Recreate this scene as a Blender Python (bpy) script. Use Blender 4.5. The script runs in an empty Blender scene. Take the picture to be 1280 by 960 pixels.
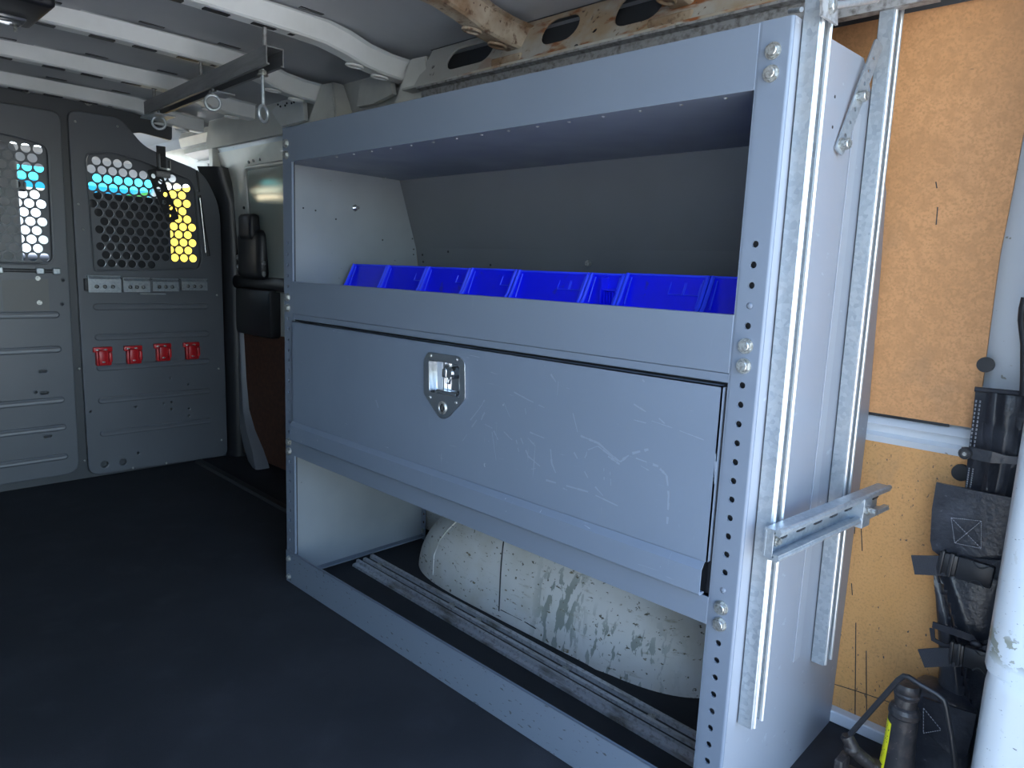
import bpy, bmesh, math, random
from mathutils import Vector, Matrix, Euler
random.seed(7)
S = bpy.context.scene
COL = S.collection

# ------------------------------------------------------------------ camera
CAM = [1.654583, -0.890124, 0.845685, 2.329879, -0.158234, 0.040739, 875.443442]
cd = bpy.data.cameras.new('camera'); cam = bpy.data.objects.new('camera', cd); COL.objects.link(cam)
yw, pt, rl, F = CAM[3], CAM[4], CAM[5], CAM[6]
fwd = Vector((math.cos(yw)*math.cos(pt), math.sin(yw)*math.cos(pt), math.sin(pt)))
rt = Vector((math.sin(yw), -math.cos(yw), 0)); up = rt.cross(fwd)
r2 = math.cos(rl)*rt + math.sin(rl)*up; u2 = -math.sin(rl)*rt + math.cos(rl)*up
m = Matrix((r2, u2, -fwd)).transposed().to_4x4(); m.translation = Vector(CAM[:3])
cam.matrix_world = m
cd.sensor_fit = 'HORIZONTAL'; cd.sensor_width = 36; cd.lens = 36*F/1280; cd.clip_start = .02; cd.clip_end = 300
S.camera = cam

# ------------------------------------------------------------------ sky, sun, exposure
W = bpy.data.worlds.new('world'); S.world = W; W.use_nodes = True
wn = W.node_tree.nodes; wl = W.node_tree.links; wn.clear()
sky = wn.new('ShaderNodeTexSky'); sky.sky_type = 'NISHITA'; sky.sun_disc = False
sky.sun_elevation = math.radians(48); sky.sun_rotation = math.radians(250); sky.air_density = 1.0; sky.dust_density = 1.2
bg = wn.new('ShaderNodeBackground'); bg.inputs[1].default_value = 0.44
wo = wn.new('ShaderNodeOutputWorld'); wl.new(sky.outputs[0], bg.inputs[0]); wl.new(bg.outputs[0], wo.inputs[0])
sd = bpy.data.lights.new('sun', 'SUN'); sd.energy = 8.5; sd.angle = math.radians(.6); sd.color = (1, .95, .86)
so = bpy.data.objects.new('sun', sd); COL.objects.link(so)
so.rotation_euler = Vector((.30, .70, -.95)).to_track_quat('-Z', 'Y').to_euler()   # shines across the van from its left
S.view_settings.view_transform = 'Standard'; S.view_settings.look = 'None'
S.view_settings.gamma = 1; S.view_settings.use_curve_mapping = False
S.view_settings.exposure = 2.0
S.cycles.max_bounces = 10; S.cycles.diffuse_bounces = 6; S.cycles.glossy_bounces = 4

# ------------------------------------------------------------------ materials
def mat(name, col, rough=.5, metal=0, layers=(), bump=0, bscale=200, spec=.5, rl=None, coat=0):
    M = bpy.data.materials.new(name); M.use_nodes = True
    N = M.node_tree.nodes; L = M.node_tree.links
    b = N['Principled BSDF']; b.inputs['Roughness'].default_value = rough; b.inputs['Metallic'].default_value = metal
    b.inputs['Specular IOR Level'].default_value = spec
    if coat: b.inputs['Coat Weight'].default_value = coat; b.inputs['Coat Roughness'].default_value = .15
    tc = N.new('ShaderNodeTexCoord'); out = None
    rgb = N.new('ShaderNodeRGB'); rgb.outputs[0].default_value = (*col, 1); out = rgb.outputs[0]
    for l in layers:
        kind, sc, c2, lo, hi = l[:5]; opt = l[5] if len(l) > 5 else {}
        mp = N.new('ShaderNodeMapping'); mp.inputs['Scale'].default_value = sc if isinstance(sc, tuple) else (sc,)*3
        mp.inputs['Location'].default_value = (opt.get('off', 0),)*3
        mp.inputs['Rotation'].default_value = opt.get('rot', (0, 0, 0))
        L.new(tc.outputs['Object'], mp.inputs[0])
        if kind == 'noise':
            t = N.new('ShaderNodeTexNoise'); t.inputs['Scale'].default_value = 1; t.inputs['Detail'].default_value = opt.get('det', 4)
            t.inputs['Roughness'].default_value = opt.get('nr', .55); t.inputs['Distortion'].default_value = opt.get('dist', 0); o = t.outputs[0]
        elif kind == 'voro':
            t = N.new('ShaderNodeTexVoronoi'); t.inputs['Scale'].default_value = 1
            o = t.outputs['Color']
        elif kind == 'crack':
            t = N.new('ShaderNodeTexVoronoi'); t.feature = 'DISTANCE_TO_EDGE'; t.inputs['Scale'].default_value = 1; o = t.outputs[0]
        L.new(mp.outputs[0], t.inputs['Vector'])
        mr = N.new('ShaderNodeMapRange'); mr.inputs[1].default_value = lo; mr.inputs[2].default_value = hi
        mr.inputs[4].default_value = opt.get('amt', 1); L.new(o, mr.inputs[0]); fac = mr.outputs[0]
        if 'box' in opt:     # the stain keeps to a patch: (axis, centre, half width)
            for ax, c, hw in opt['box']:
                sp = N.new('ShaderNodeSeparateXYZ'); L.new(tc.outputs['Object'], sp.inputs[0])
                a = N.new('ShaderNodeMath'); a.operation = 'SUBTRACT'; a.inputs[1].default_value = c; L.new(sp.outputs['XYZ'.index(ax)], a.inputs[0])
                ab = N.new('ShaderNodeMath'); ab.operation = 'ABSOLUTE'; L.new(a.outputs[0], ab.inputs[0])
                m2 = N.new('ShaderNodeMapRange'); m2.inputs[1].default_value = hw; m2.inputs[2].default_value = hw*.4; L.new(ab.outputs[0], m2.inputs[0])
                mu = N.new('ShaderNodeMath'); mu.operation = 'MULTIPLY'; L.new(m2.outputs[0], mu.inputs[0]); L.new(fac, mu.inputs[1]); fac = mu.outputs[0]
        mx = N.new('ShaderNodeMix'); mx.data_type = 'RGBA'; L.new(fac, mx.inputs[0]); L.new(out, mx.inputs[6]); mx.inputs[7].default_value = (*c2, 1)
        out = mx.outputs[2]
    L.new(out, b.inputs['Base Color'])
    if bump:
        t = N.new('ShaderNodeTexNoise'); t.inputs['Scale'].default_value = bscale; t.inputs['Detail'].default_value = 4; L.new(tc.outputs['Object'], t.inputs['Vector'])
        bp = N.new('ShaderNodeBump'); bp.inputs['Strength'].default_value = bump; bp.inputs['Distance'].default_value = .002
        L.new(t.outputs[0], bp.inputs['Height']); L.new(bp.outputs[0], b.inputs['Normal'])
    if rl:
        t = N.new('ShaderNodeTexNoise'); t.inputs['Scale'].default_value = rl[0]; L.new(tc.outputs['Object'], t.inputs['Vector'])
        mr = N.new('ShaderNodeMapRange'); mr.inputs[3].default_value = rl[1]; mr.inputs[4].default_value = rl[2]; mr.inputs[1].default_value = .3; mr.inputs[2].default_value = .7
        L.new(t.outputs[0], mr.inputs[0]); L.new(mr.outputs[0], b.inputs['Roughness'])
    return M

G = (.158, .190, .238)
M_paint = mat('grey_powder_coat', G, .42, layers=[
    ('noise', (2.5, 2.5, 2.5), (.144, .174, .220), .35, .7),
    ('noise', (240, 240, 12), (.30, .32, .35), .70, .80, {'amt': .35, 'rot': (0, .5, 0)}),
    ('noise', 90, (.16, .17, .19), .74, .78, {'amt': .6})], rl=(6, .34, .5))
M_door = mat('scuffed_door_paint', (.156, .192, .246), .38, layers=[
    ('noise', (2.2, 2.2, 3), (.142, .175, .225), .35, .7),
    ('noise', (160, 20, 9), (.50, .54, .60), .69, .78, {'amt': .5, 'rot': (0, .7, 0), 'dist': .6, 'box': [('X', .86, .42)]}),
    ('noise', (14, 20, 190), (.50, .54, .60), .70, .78, {'amt': .45, 'rot': (0, .35, 0), 'dist': 1.2, 'off': 3}),
    ('noise', (120, 20, 60), (.52, .56, .60), .72, .76, {'amt': .5, 'off': 5}),
    ('noise', 120, (.14, .15, .17), .77, .8, {'amt': .6})], rl=(8, .32, .5))
M_rail = mat('chipped_grey_rail_paint', G, .45, layers=[
    ('noise', (60, 60, 160), (.06, .065, .07), .64, .68, {'off': 2}),
    ('noise', (25, 25, 90), (.10, .11, .12), .70, .73, {'off': 8})])
M_inpan = mat('lit_inner_panel_paint', (.26, .285, .305), .36, layers=[
    ('noise', (2, 3, 3), (.20, .22, .24), .35, .7), ('noise', (40, 40, 70), (.12, .12, .13), .72, .75)])  # the unit's grey paint, lightened where more light falls
M_galv = mat('galvanised_steel', (.42, .46, .49), .34, .6, layers=[('voro', 160, (.27, .31, .35), .2, .9, {'amt': .7}), ('noise', 18, (.45, .46, .46), .5, .7, {'amt': .5})], bump=.15, bscale=300)
M_galvd = mat('dull_dirty_galvanised_steel', (.36, .36, .36), .55, .6, layers=[('noise', 90, (.14, .13, .12), .45, .7), ('noise', 14, (.42, .42, .42), .5, .7, {'amt': .6})], bump=.3)
M_track = mat('scuffed_aluminium_track', (.62, .64, .68), .35, .7, layers=[('noise', (12, 40, 40), (.20, .18, .14), .52, .68, {'amt': .85}), ('noise', 120, (.35, .36, .38), .5, .7)], bump=.2)
M_lip = mat('bright_rolled_steel_edge', (.78, .80, .80), .28, .7)
M_zinc = mat('bright_zinc', (.50, .51, .49), .34, .8, layers=[('noise', 260, (.30, .30, .28), .45, .6)])
M_chrome = mat('polished_steel', (.62, .64, .66), .18, 1)
M_dark = mat('black_steel', (.02, .022, .026), .5, layers=[('noise', 60, (.05, .05, .05), .5, .7)])
M_part = mat('dark_grey_partition_paint', (.115, .125, .14), .38, layers=[('noise', (3, 3, 3), (.10, .108, .12), .35, .7), ('noise', (30, 30, 200), (.14, .15, .15), .68, .78, {'amt': .4})], bump=.03)
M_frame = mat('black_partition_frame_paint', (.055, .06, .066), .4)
M_black = mat('black_plastic', (.012, .013, .016), .4)
M_red = mat('red_plastic', (.50, .012, .018), .38)
M_blue = mat('blue_bin_plastic', (.002, .007, .80), .25, layers=[('noise', (30, 8, 30), (.02, .03, .35), .66, .72, {'amt': .6})])
M_blue2 = mat('lighter_blue_bin_edge', (.03, .07, .95), .22)
M_wood = mat('orange_brown_hardboard', (.66, .335, .145), .62, layers=[
    ('noise', (5, 5, 3), (.59, .285, .11), .35, .7), ('noise', (3, 3, 2), (.60, .34, .17), .55, .75, {'off': 4, 'amt': .7}),
    ('noise', 230, (.46, .23, .09), .46, .66, {'amt': .8}), ('noise', 60, (.50, .25, .10), .45, .62, {'amt': .6, 'off': 30}), ('noise', 4, (.42, .22, .10), .50, .72, {'amt': .5, 'off': 17}),
    ('noise', (60, 60, 300), (.10, .07, .045), .74, .78, {'amt': .7, 'off': 3}),
    ('noise', (7, 7, 7), (.30, .19, .10), .62, .78, {'amt': .5, 'off': 9})])
M_woodlow = mat('scuffed_lower_hardboard', (.68, .36, .14), .62, layers=[
    ('noise', (5, 5, 3), (.60, .30, .095), .35, .7), ('noise', 260, (.42, .21, .07), .48, .72, {'amt': .65}),
    ('noise', (9, 9, 5), (.26, .19, .12), .56, .74, {'amt': .5, 'off': 9}),
    ('noise', (170, 170, 90), (.07, .055, .05), .66, .71, {'off': 3}),
    ('noise', (260, 60, 5), (.05, .04, .035), .70, .74, {'off': 11})])
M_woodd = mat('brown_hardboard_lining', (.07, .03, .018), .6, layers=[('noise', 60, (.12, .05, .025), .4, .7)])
M_mat = mat('black_rubber_mat', (.019, .021, .025), .7, layers=[('noise', 3, (.027, .029, .034), .4, .7), ('noise', 220, (.05, .053, .06), .64, .8, {'amt': .7}), ('noise', (9, 9, 9), (.034, .036, .042), .52, .75, {'amt': .7, 'off': 5})], bump=.4, bscale=500, spec=.3)
M_cream = mat('cream_van_paint', (.68, .68, .62), .35, layers=[('noise', 4, (.45, .46, .43), .4, .7)])
M_white = mat('white_van_paint', (.58, .62, .66), .3, layers=[
    ('noise', (50, 50, 50), (.30, .31, .28), .70, .72), ('noise', (130, 130, 130), (.06, .06, .06), .73, .75)], coat=.3)
M_pillar = mat('chipped_white_pillar_paint', (.43, .475, .51), .32, layers=[
    ('noise', (45, 45, 60), (.20, .215, .18), .50, .52, {'box': [('Z', .392, .028)]}),
    ('noise', (80, 80, 80), (.35, .36, .33), .70, .72), ('noise', (150, 150, 300), (.08, .09, .10), .68, .70, {'off': 7}), ('noise', (60, 60, 25), (.35, .38, .40), .66, .68, {'off': 2, 'amt': .7})], coat=.3)
M_arch = mat('scraped_white_wheel_arch_paint', (.60, .60, .58), .5, layers=[
    ('noise', (6, 6, 5), (.50, .48, .42), .45, .7, {'amt': .8}),
    ('noise', (55, 55, 14), (.25, .275, .25), .50, .52, {'box': [('X', .715, .085), ('Z', .08, .16)], 'det': 6}),
    ('noise', (55, 40, 16), (.25, .275, .25), .56, .58, {'box': [('X', .88, .14), ('Z', .05, .09)], 'off': 4, 'det': 6}),
    ('noise', (70, 60, 110), (.10, .09, .06), .635, .67, {'off': 1}), ('noise', (8, 8, 8), (.42, .38, .28), .5, .75, {'amt': .6, 'off': 20}),
    ('noise', (28, 28, 60), (.17, .14, .08), .67, .71, {'off': 6}),
    ('noise', (20, 20, 90), (.22, .19, .12), .62, .75, {'amt': .6, 'off': 12})])
M_roof = mat('grey_roof_skin', (.40, .415, .43), .45, layers=[('noise', 3, (.33, .345, .36), .4, .7), ('noise', 70, (.1, .1, .1), .75, .78)])
M_rib = mat('cream_roof_rib_paint', (.72, .74, .72), .4, layers=[('noise', 8, (.64, .66, .63), .4, .7)])
M_rust = mat('rusty_stained_rib_paint', (.46, .40, .31), .6, layers=[('noise', 9, (.22, .14, .08), .36, .58), ('noise', 45, (.12, .07, .04), .56, .68), ('noise', 120, (.09, .05, .03), .64, .7)], bump=.4)
M_cant = mat('stained_cant_rail_paint', (.42, .42, .39), .5, layers=[
    ('noise', 10, (.36, .27, .17), .38, .58, {'box': [('X', .95, .8)]}),
    ('noise', (14, 14, 40), (.24, .08, .02), .53, .63, {'box': [('X', .85, .6)]}),
    ('noise', 80, (.10, .06, .04), .64, .70, {'box': [('X', .8, .55)]})])
M_vinyl = mat('worn_black_vinyl', (.018, .02, .027), .30, layers=[('noise', (14, 14, 14), (.05, .054, .066), .5, .72), ('noise', (120, 120, 120), (.12, .125, .14), .66, .76, {'amt': .6})], bump=.5, bscale=120)
M_web = mat('black_webbing', (.03, .033, .042), .7, bump=.4, bscale=700)
M_thread = mat('grey_thread', (.26, .27, .29), .7)
M_jack = mat('greasy_black_jack_paint', (.025, .024, .026), .42, layers=[('noise', 40, (.07, .055, .05), .5, .7), ('noise', 160, (.16, .13, .12), .66, .74)], bump=.4, bscale=150)
M_jackr = mat('worn_brown_cast_iron', (.028, .023, .022), .45, layers=[('noise', 120, (.08, .07, .065), .55, .7)], bump=.4, bscale=150)
M_yel = mat('yellow_sticker', (.85, .80, .02), .5)
M_ylw = mat('yellow_vehicle_paint', (.33, .20, .02), .9, spec=0)
M_seat = mat('charcoal_seat_cloth', (.045, .047, .052), .8, bump=.3)
M_dgrey = mat('grey_seat_back', (.42, .43, .44), .7)
M_head = mat('light_grey_headliner', (.42, .43, .43), .8)
M_bwhite = mat('pale_building_render', (.80, .80, .78), .8)
M_asph = mat('pale_concrete_ground', (.34, .33, .31), .85, layers=[('noise', 3, (.28, .27, .26), .4, .6)])
M_green = mat('dark_green_leaves', (.05, .10, .03), .7)
def glassmat(name, tint, gl=.06, rough=0.0):
    M = bpy.data.materials.new(name); M.use_nodes = True; N = M.node_tree.nodes; L = M.node_tree.links; N.clear()
    o = N.new('ShaderNodeOutputMaterial'); t = N.new('ShaderNodeBsdfTransparent'); t.inputs[0].default_value = (*tint, 1)
    g = N.new('ShaderNodeBsdfGlossy'); g.inputs['Roughness'].default_value = rough; x = N.new('ShaderNodeMixShader'); x.inputs[0].default_value = gl
    L.new(t.outputs[0], x.inputs[1]); L.new(g.outputs[0], x.inputs[2]); L.new(x.outputs[0], o.inputs[0]); return M
M_glass = glassmat('clear_glass', (.93, .96, .95)); M_tint = glassmat('blue_tint_band_glass', (.02, .22, .34))
M_dglass = mat('green_reflection_glass', (.22, .25, .225), .15, spec=.8)  # opaque glass, its greenish reflection put into the base colour

# ------------------------------------------------------------------ mesh helpers
class MB:
    def __init__(s): s.bm = bmesh.new()
    def _xf(s, vs, M):
        if M is not None: bmesh.ops.transform(s.bm, matrix=M, verts=vs)
    def box(s, x0, x1, y0, y1, z0, z1, bev=0, M=None, seg=2):
        r = bmesh.ops.create_cube(s.bm, size=1); vs = r['verts']
        for v in vs: v.co = Vector(((x0+x1)/2+v.co.x*(x1-x0), (y0+y1)/2+v.co.y*(y1-y0), (z0+z1)/2+v.co.z*(z1-z0)))
        if bev:
            es = list({e for v in vs for e in v.link_edges})
            q = bmesh.ops.bevel(s.bm, geom=es, offset=bev, segments=seg, profile=.5, affect='EDGES'); vs = list({v for f in q['faces'] for v in f.verts} | {v for v in vs if v.is_valid})
        s._xf(vs, M); return s
    def cyl(s, a, b, r, r2=None, n=16, caps=True):
        a, b = Vector(a), Vector(b); d = b-a; q = d.to_track_quat('Z', 'Y').to_matrix().to_4x4()
        bmesh.ops.create_cone(s.bm, cap_ends=caps, segments=n, radius1=r, radius2=r if r2 is None else r2, depth=d.length, matrix=Matrix.Translation((a+b)/2) @ q); return s
    def sph(s, c, r, sc=(1, 1, 1), n=16):
        bmesh.ops.create_uvsphere(s.bm, u_segments=n, v_segments=n//2+2, radius=r, matrix=Matrix.Translation(c) @ Matrix.Diagonal((*sc, 1))); return s
    def tube(s, pts, r, n=8, closed=False):
        pts = [Vector(p) for p in pts]; rings = []; N = len(pts); prev = None
        for i, p in enumerate(pts):
            a = pts[i-1] if i or closed else p; b = pts[(i+1) % N] if i < N-1 or closed else p
            t = (b-a).normalized()
            if prev is None: x = t.orthogonal().normalized()
            else: x = (prev - t*prev.dot(t)).normalized()
            prev = x; y = t.cross(x); rr = r[i] if isinstance(r, (list, tuple)) else r
            rings.append([s.bm.verts.new(p+x*math.cos(k*2*math.pi/n)*rr+y*math.sin(k*2*math.pi/n)*rr) for k in range(n)])
        for i in range(N if closed else N-1):
            A, B = rings[i], rings[(i+1) % N]
            off = 0
            if closed and i == N-1: off = min(range(n), key=lambda o: (A[0].co-B[o].co).length)
            for k in range(n): s.bm.faces.new((A[k], A[(k+1) % n], B[(k+1+off) % n], B[(k+off) % n]))
        if not closed: s.bm.faces.new(rings[0][::-1]); s.bm.faces.new(rings[-1])
        return s
    def prism(s, poly, f0, f1):       # polygon -> solid between two maps
        A = [s.bm.verts.new(f0(*p)) for p in poly]; B = [s.bm.verts.new(f1(*p)) for p in poly]
        s.bm.faces.new(A); s.bm.faces.new(B[::-1]); n = len(poly)
        for i in range(n): s.bm.faces.new((A[i], B[i], B[(i+1) % n], A[(i+1) % n]))
        return s
    def strip(s, prof, sweep, closed=False):   # prof list -> swept over list of maps
        R = [[s.bm.verts.new(f(*p)) for p in prof] for f in sweep]; n = len(prof)
        for A, B in zip(R, R[1:]):
            for k in range(n if closed else n-1): s.bm.faces.new((A[k], A[(k+1) % n], B[(k+1) % n], B[k]))
        if closed: s.bm.faces.new(R[0][::-1]); s.bm.faces.new(R[-1])
        return s
    def grid(s, P):
        R = [[s.bm.verts.new(p) for p in row] for row in P]
        for A, B in zip(R, R[1:]):
            for k in range(len(A)-1): s.bm.faces.new((A[k], A[k+1], B[k+1], B[k]))
        return s
    def plate(s, outer, holes, T, f, bev=0):  # flat polygon with holes (list of polylines), thickness T, f maps (u,v,w)->world
        cu = bpy.data.curves.new('c', 'CURVE'); cu.dimensions = '2D'; cu.fill_mode = 'BOTH'; cu.extrude = T/2-bev; cu.bevel_depth = bev; cu.bevel_resolution = 1
        cu.offset = -bev
        for poly in [outer]+holes:
            sp = cu.splines.new('POLY'); sp.points.add(len(poly)-1)
            for p, q in zip(sp.points, poly): p.co = (q[0], q[1], 0, 1)
            sp.use_cyclic_u = True
        ob = bpy.data.objects.new('c', cu); me = bpy.data.meshes.new_from_object(ob)
        n0 = len(s.bm.verts); s.bm.from_mesh(me); s.bm.verts.ensure_lookup_table()
        for v in s.bm.verts[n0:]: v.co = Vector(f(v.co.x, v.co.y, v.co.z))
        bpy.data.objects.remove(ob); bpy.data.curves.remove(cu); bpy.data.meshes.remove(me); return s
    def build(s, name, m, parent=None, smooth=None, kind=None, **kw):
        bmesh.ops.recalc_face_normals(s.bm, faces=s.bm.faces)
        me = bpy.data.meshes.new(name); base = WL.get(parent.name if parent else None, Vector((0, 0, 0)))
        if smooth:
            for f in s.bm.faces: f.smooth = True
            for e in s.bm.edges:
                if len(e.link_faces) == 2 and e.calc_face_angle(0) > math.radians(smooth): e.smooth = False
        s.bm.to_mesh(me); s.bm.free(); me.materials.append(m)
        o = bpy.data.objects.new(name, me); COL.objects.link(o)
        if parent: o.parent = parent; o.location = -base
        WL[o.name] = Vector((0, 0, 0))
        if kind: o['kind'] = kind
        for k, v in kw.items(): o[k] = v
        return o
WL = {}
def thing(name, label, cat, loc, group=None):
    o = bpy.data.objects.new(name, None); COL.objects.link(o); o.location = loc; o.empty_display_size = .05
    o['label'] = label; o['category'] = cat; WL[o.name] = Vector(loc)
    if group: o['group'] = group
    return o
def circ(cx, cy, r, n=14): return [(cx+r*math.cos(2*math.pi*k/n), cy+r*math.sin(2*math.pi*k/n)) for k in range(n)]
def rrect(x0, x1, y0, y1, r, n=5):
    o = []
    for cx, cy, a in ((x1-r, y1-r, 0), (x0+r, y1-r, 90), (x0+r, y0+r, 180), (x1-r, y0+r, 270)):
        for k in range(n): t = math.radians(a+90*k/(n-1)); o.append((cx+r*math.cos(t), cy+r*math.sin(t)))
    return o
def rpoly(P, r, n=4):     # rounds polygon corners
    o = []; N = len(P)
    for i in range(N):
        p = Vector(P[i]); a = Vector(P[i-1]); b = Vector(P[(i+1) % N]); rr = r[i] if isinstance(r, (list, tuple)) else r
        da = (a-p); db = (b-p); ra = min(rr, da.length*.45); rb = min(rr, db.length*.45)
        A = p+da.normalized()*ra; B = p+db.normalized()*rb
        for k in range(n+1):
            t = k/n; q = A*(1-t)**2+p*2*t*(1-t)+B*t*t; o.append((q.x, q.y))
    return o
def hexbolt(mb, p, n, r=.008, h=.006, washer=True):
    p = Vector(p); n = Vector(n).normalized()
    if washer: mb.cyl(p, p+n*.0015, r*1.2, n=16)
    mb.cyl(p+n*.001, p+n*h, r, n=6); mb.cyl(p+n*h, p+n*(h+.001), r*.8, r*.7, n=12)

# ------------------------------------------------------------------ the setting
PX = -1.29
mb = MB(); mb.box(-2.75, 1.62, -1.0, .62, -.06, 0)
floor = mb.build('floor', M_mat, kind='structure', label='black rubber mat covering the van floor')
mb = MB(); mb.box(-30, 30, -30, 30, -.62, -.60); mb.build('ground', M_asph, kind='structure', label='pale concrete ground outside the van')
# roof skin
mb = MB(); prof = [(-1.02, 1.30), (-.95, 1.36), (-.7, 1.41), (-.2, 1.43), (.10, 1.427), (.19, 1.420), (.205, 1.412), (.30, 1.408), (.36, 1.404), (.47, 1.38), (.60, 1.30)]
mb.strip(prof, [lambda y, z, x=x: (x, y, z) for x in (-2.3, -1.3, 0, 1.6)])
mb.strip([(y, z+.02) for y, z in prof], [lambda y, z, x=x: (x, y, z) for x in (-2.3, -1.3, 0, 1.6)])
ceiling = mb.build('ceiling', M_roof, kind='structure', smooth=30, label='grey bare metal roof skin of the van')
# left side of the body (out of frame)
mb = MB(); mb.box(-2.4, 1.6, -1.04, -1.0, -.3, 1.4); wl_ = mb.build('wall_left', M_white, kind='structure')
# right side of the body, a bowed skin
wp = [(.60, -.4), (.60, .0), (.545, .02), (.52, .3), (.515, .6), (.49, 1.0), (.45, 1.22), (.40, 1.33), (.40, 1.40)]
mb = MB(); mb.strip(wp, [lambda y, z, x=x: (x, y, z) for x in (-1.30, -.4, .6, 1.62)])
mb.strip([(y+.06, z) for y, z in wp], [lambda y, z, x=x: (x, y, z) for x in (-1.30, -.4, .6, 1.62)])
wall_r = mb.build('wall_right', M_white, kind='structure', smooth=40, label='white painted inner side of the van body')
def ywall(z): # face of the hardboard
    T = [(0, .492), (.6, .485), (1.0, .455), (1.2, .42), (1.32, .385)]
    for (a, ya), (b, yb) in zip(T, T[1:]):
        if z <= b: return ya+(yb-ya)*(z-a)/(b-a)
    return T[-1][1]
def board(x0, x1, zs, m, name, holes=None, xr=None, lab=None):
    mb = MB(); n = 12; P = []
    for k in range(n+1):
        z = zs[0]+(zs[1]-zs[0])*k/n; xe = xr(z) if xr else x1
        P.append([(x0, ywall(z), z), (x0+(xe-x0)*.5, ywall(z), z), (xe, ywall(z), z), (xe, ywall(z)+.006, z)])
    mb.grid(P)
    return mb.build(name, m, wall_r, label=lab) if lab else mb.build(name, m, wall_r)
board(-.45, 1.44, (.618, 1.315), M_wood, 'lining_board', xr=lambda z: 1.428+max(0, z-.9)*.06, lab='orange-brown hardboard lining panel above the white rail')
board(-.45, .98, (.02, .572), M_arch, 'body_side')
board(.985, 1.46, (.02, .572), M_woodlow, 'lining_board', lab='scuffed orange hardboard lining panel below the white rail')
mb = MB(); pr_ = [(.500, .620), (.478, .612), (.470, .600), (.478, .592), (.480, .584), (.470, .578), (.474, .566), (.500, .560)]
mb.strip(pr_, [lambda y, z, x=x: (x, y+d, z) for x, d in ((.0, 0), (1.36, 0), (1.40, .004), (1.50, .01))]); mb.build('belt_rail', M_white, wall_r, smooth=50, label='white pressed steel rail between the hardboards')
mb = MB(); mb.cyl((.0, .0, 0), (0, 0, .001), .001)
mb.bm.clear()
c = [(1.429, 0.47, 0.727)][0]; mb.cyl((c[0], ywall(c[2])-.004, c[2]), (c[0], ywall(c[2])+.004, c[2]), .0125, n=24); mb.build('rubber_plug', M_black, wall_r, label='round black plug in the upper board')
c = [(1.416, 0.47, 0.54)][0]; mb = MB(); mb.cyl((c[0], .476, c[2]), (c[0], .49, c[2]), .014, n=24); mb.build('rubber_plug', M_black, wall_r)
mb = MB(); mb.box(1.10, 1.52, .470, .50, 0, .024, .003); mb.build('sill_strip', M_white, wall_r)
# scratched marks run down the lower board: two long thin slots
mb = MB(); mb.box(.8, 1.388, .4835, .4845, .6135, .6185); mb.build('gap_shade_strip', M_black, wall_r)  # black strip puts in the shade of the gap above the belt rail
mb = MB()
for P_ in [[(1.256, 0.425), (1.259, 0.382)], [(1.268, 0.405), (1.276, 0.353)], [(1.28, 0.209), (1.3, 0.009)], [(1.304, 0.161), (1.32, 0.019)], [(1.253, 0.068), (1.295, 0.073), (1.354, 0.078)], [(1.327, 1.021), (1.333, 0.995), (1.334, 0.952)], [(1.298, 0.008), (1.326, 0.011)], [(1.264, 0.284), (1.268, 0.261)]]: 
    for (x0_, z0_), (x1_, z1_) in zip(P_, P_[1:]):
        w_ = .0009; d_ = Vector((x1_-x0_, z1_-z0_)).normalized(); n_ = Vector((-d_.y, d_.x))*w_
        mb.bm.faces.new([mb.bm.verts.new((q0, ywall(q1)-.0006, q1)) for q0, q1 in ((x0_+n_.x, z0_+n_.y), (x1_+n_.x, z1_+n_.y), (x1_-n_.x, z1_-n_.y), (x0_-n_.x, z0_-n_.y))])
mb.build('knife_scores', M_dark, wall_r, kind='stuff')
# rear pillar
mb = MB()
def pil(z, rx, ry): return None
zz = [-.3, 0, .330, .349, .352, .6, .9, 1.2, 1.45]
P = []
for z in zz:
    o = 0 if z < .35 else .004
    x0 = 1.527-o; x0 += .002 if abs(z-.349) < .001 else (.0 if z < .35 else (z-.3)*.004); y0 = .16+o
    P.append([(1.70, y0-.02, z), (x0+.035, y0, z), (x0+.018, y0+.004, z), (x0+.006, y0+.014, z), (x0, y0+.034, z), (x0+.002, y0+.12, z), (x0+.0, .56, z)])
mb.grid(P); pillar = mb.build('trim_1', M_pillar, kind='structure', smooth=50, label='chipped white rear door pillar at the right edge')

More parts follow.
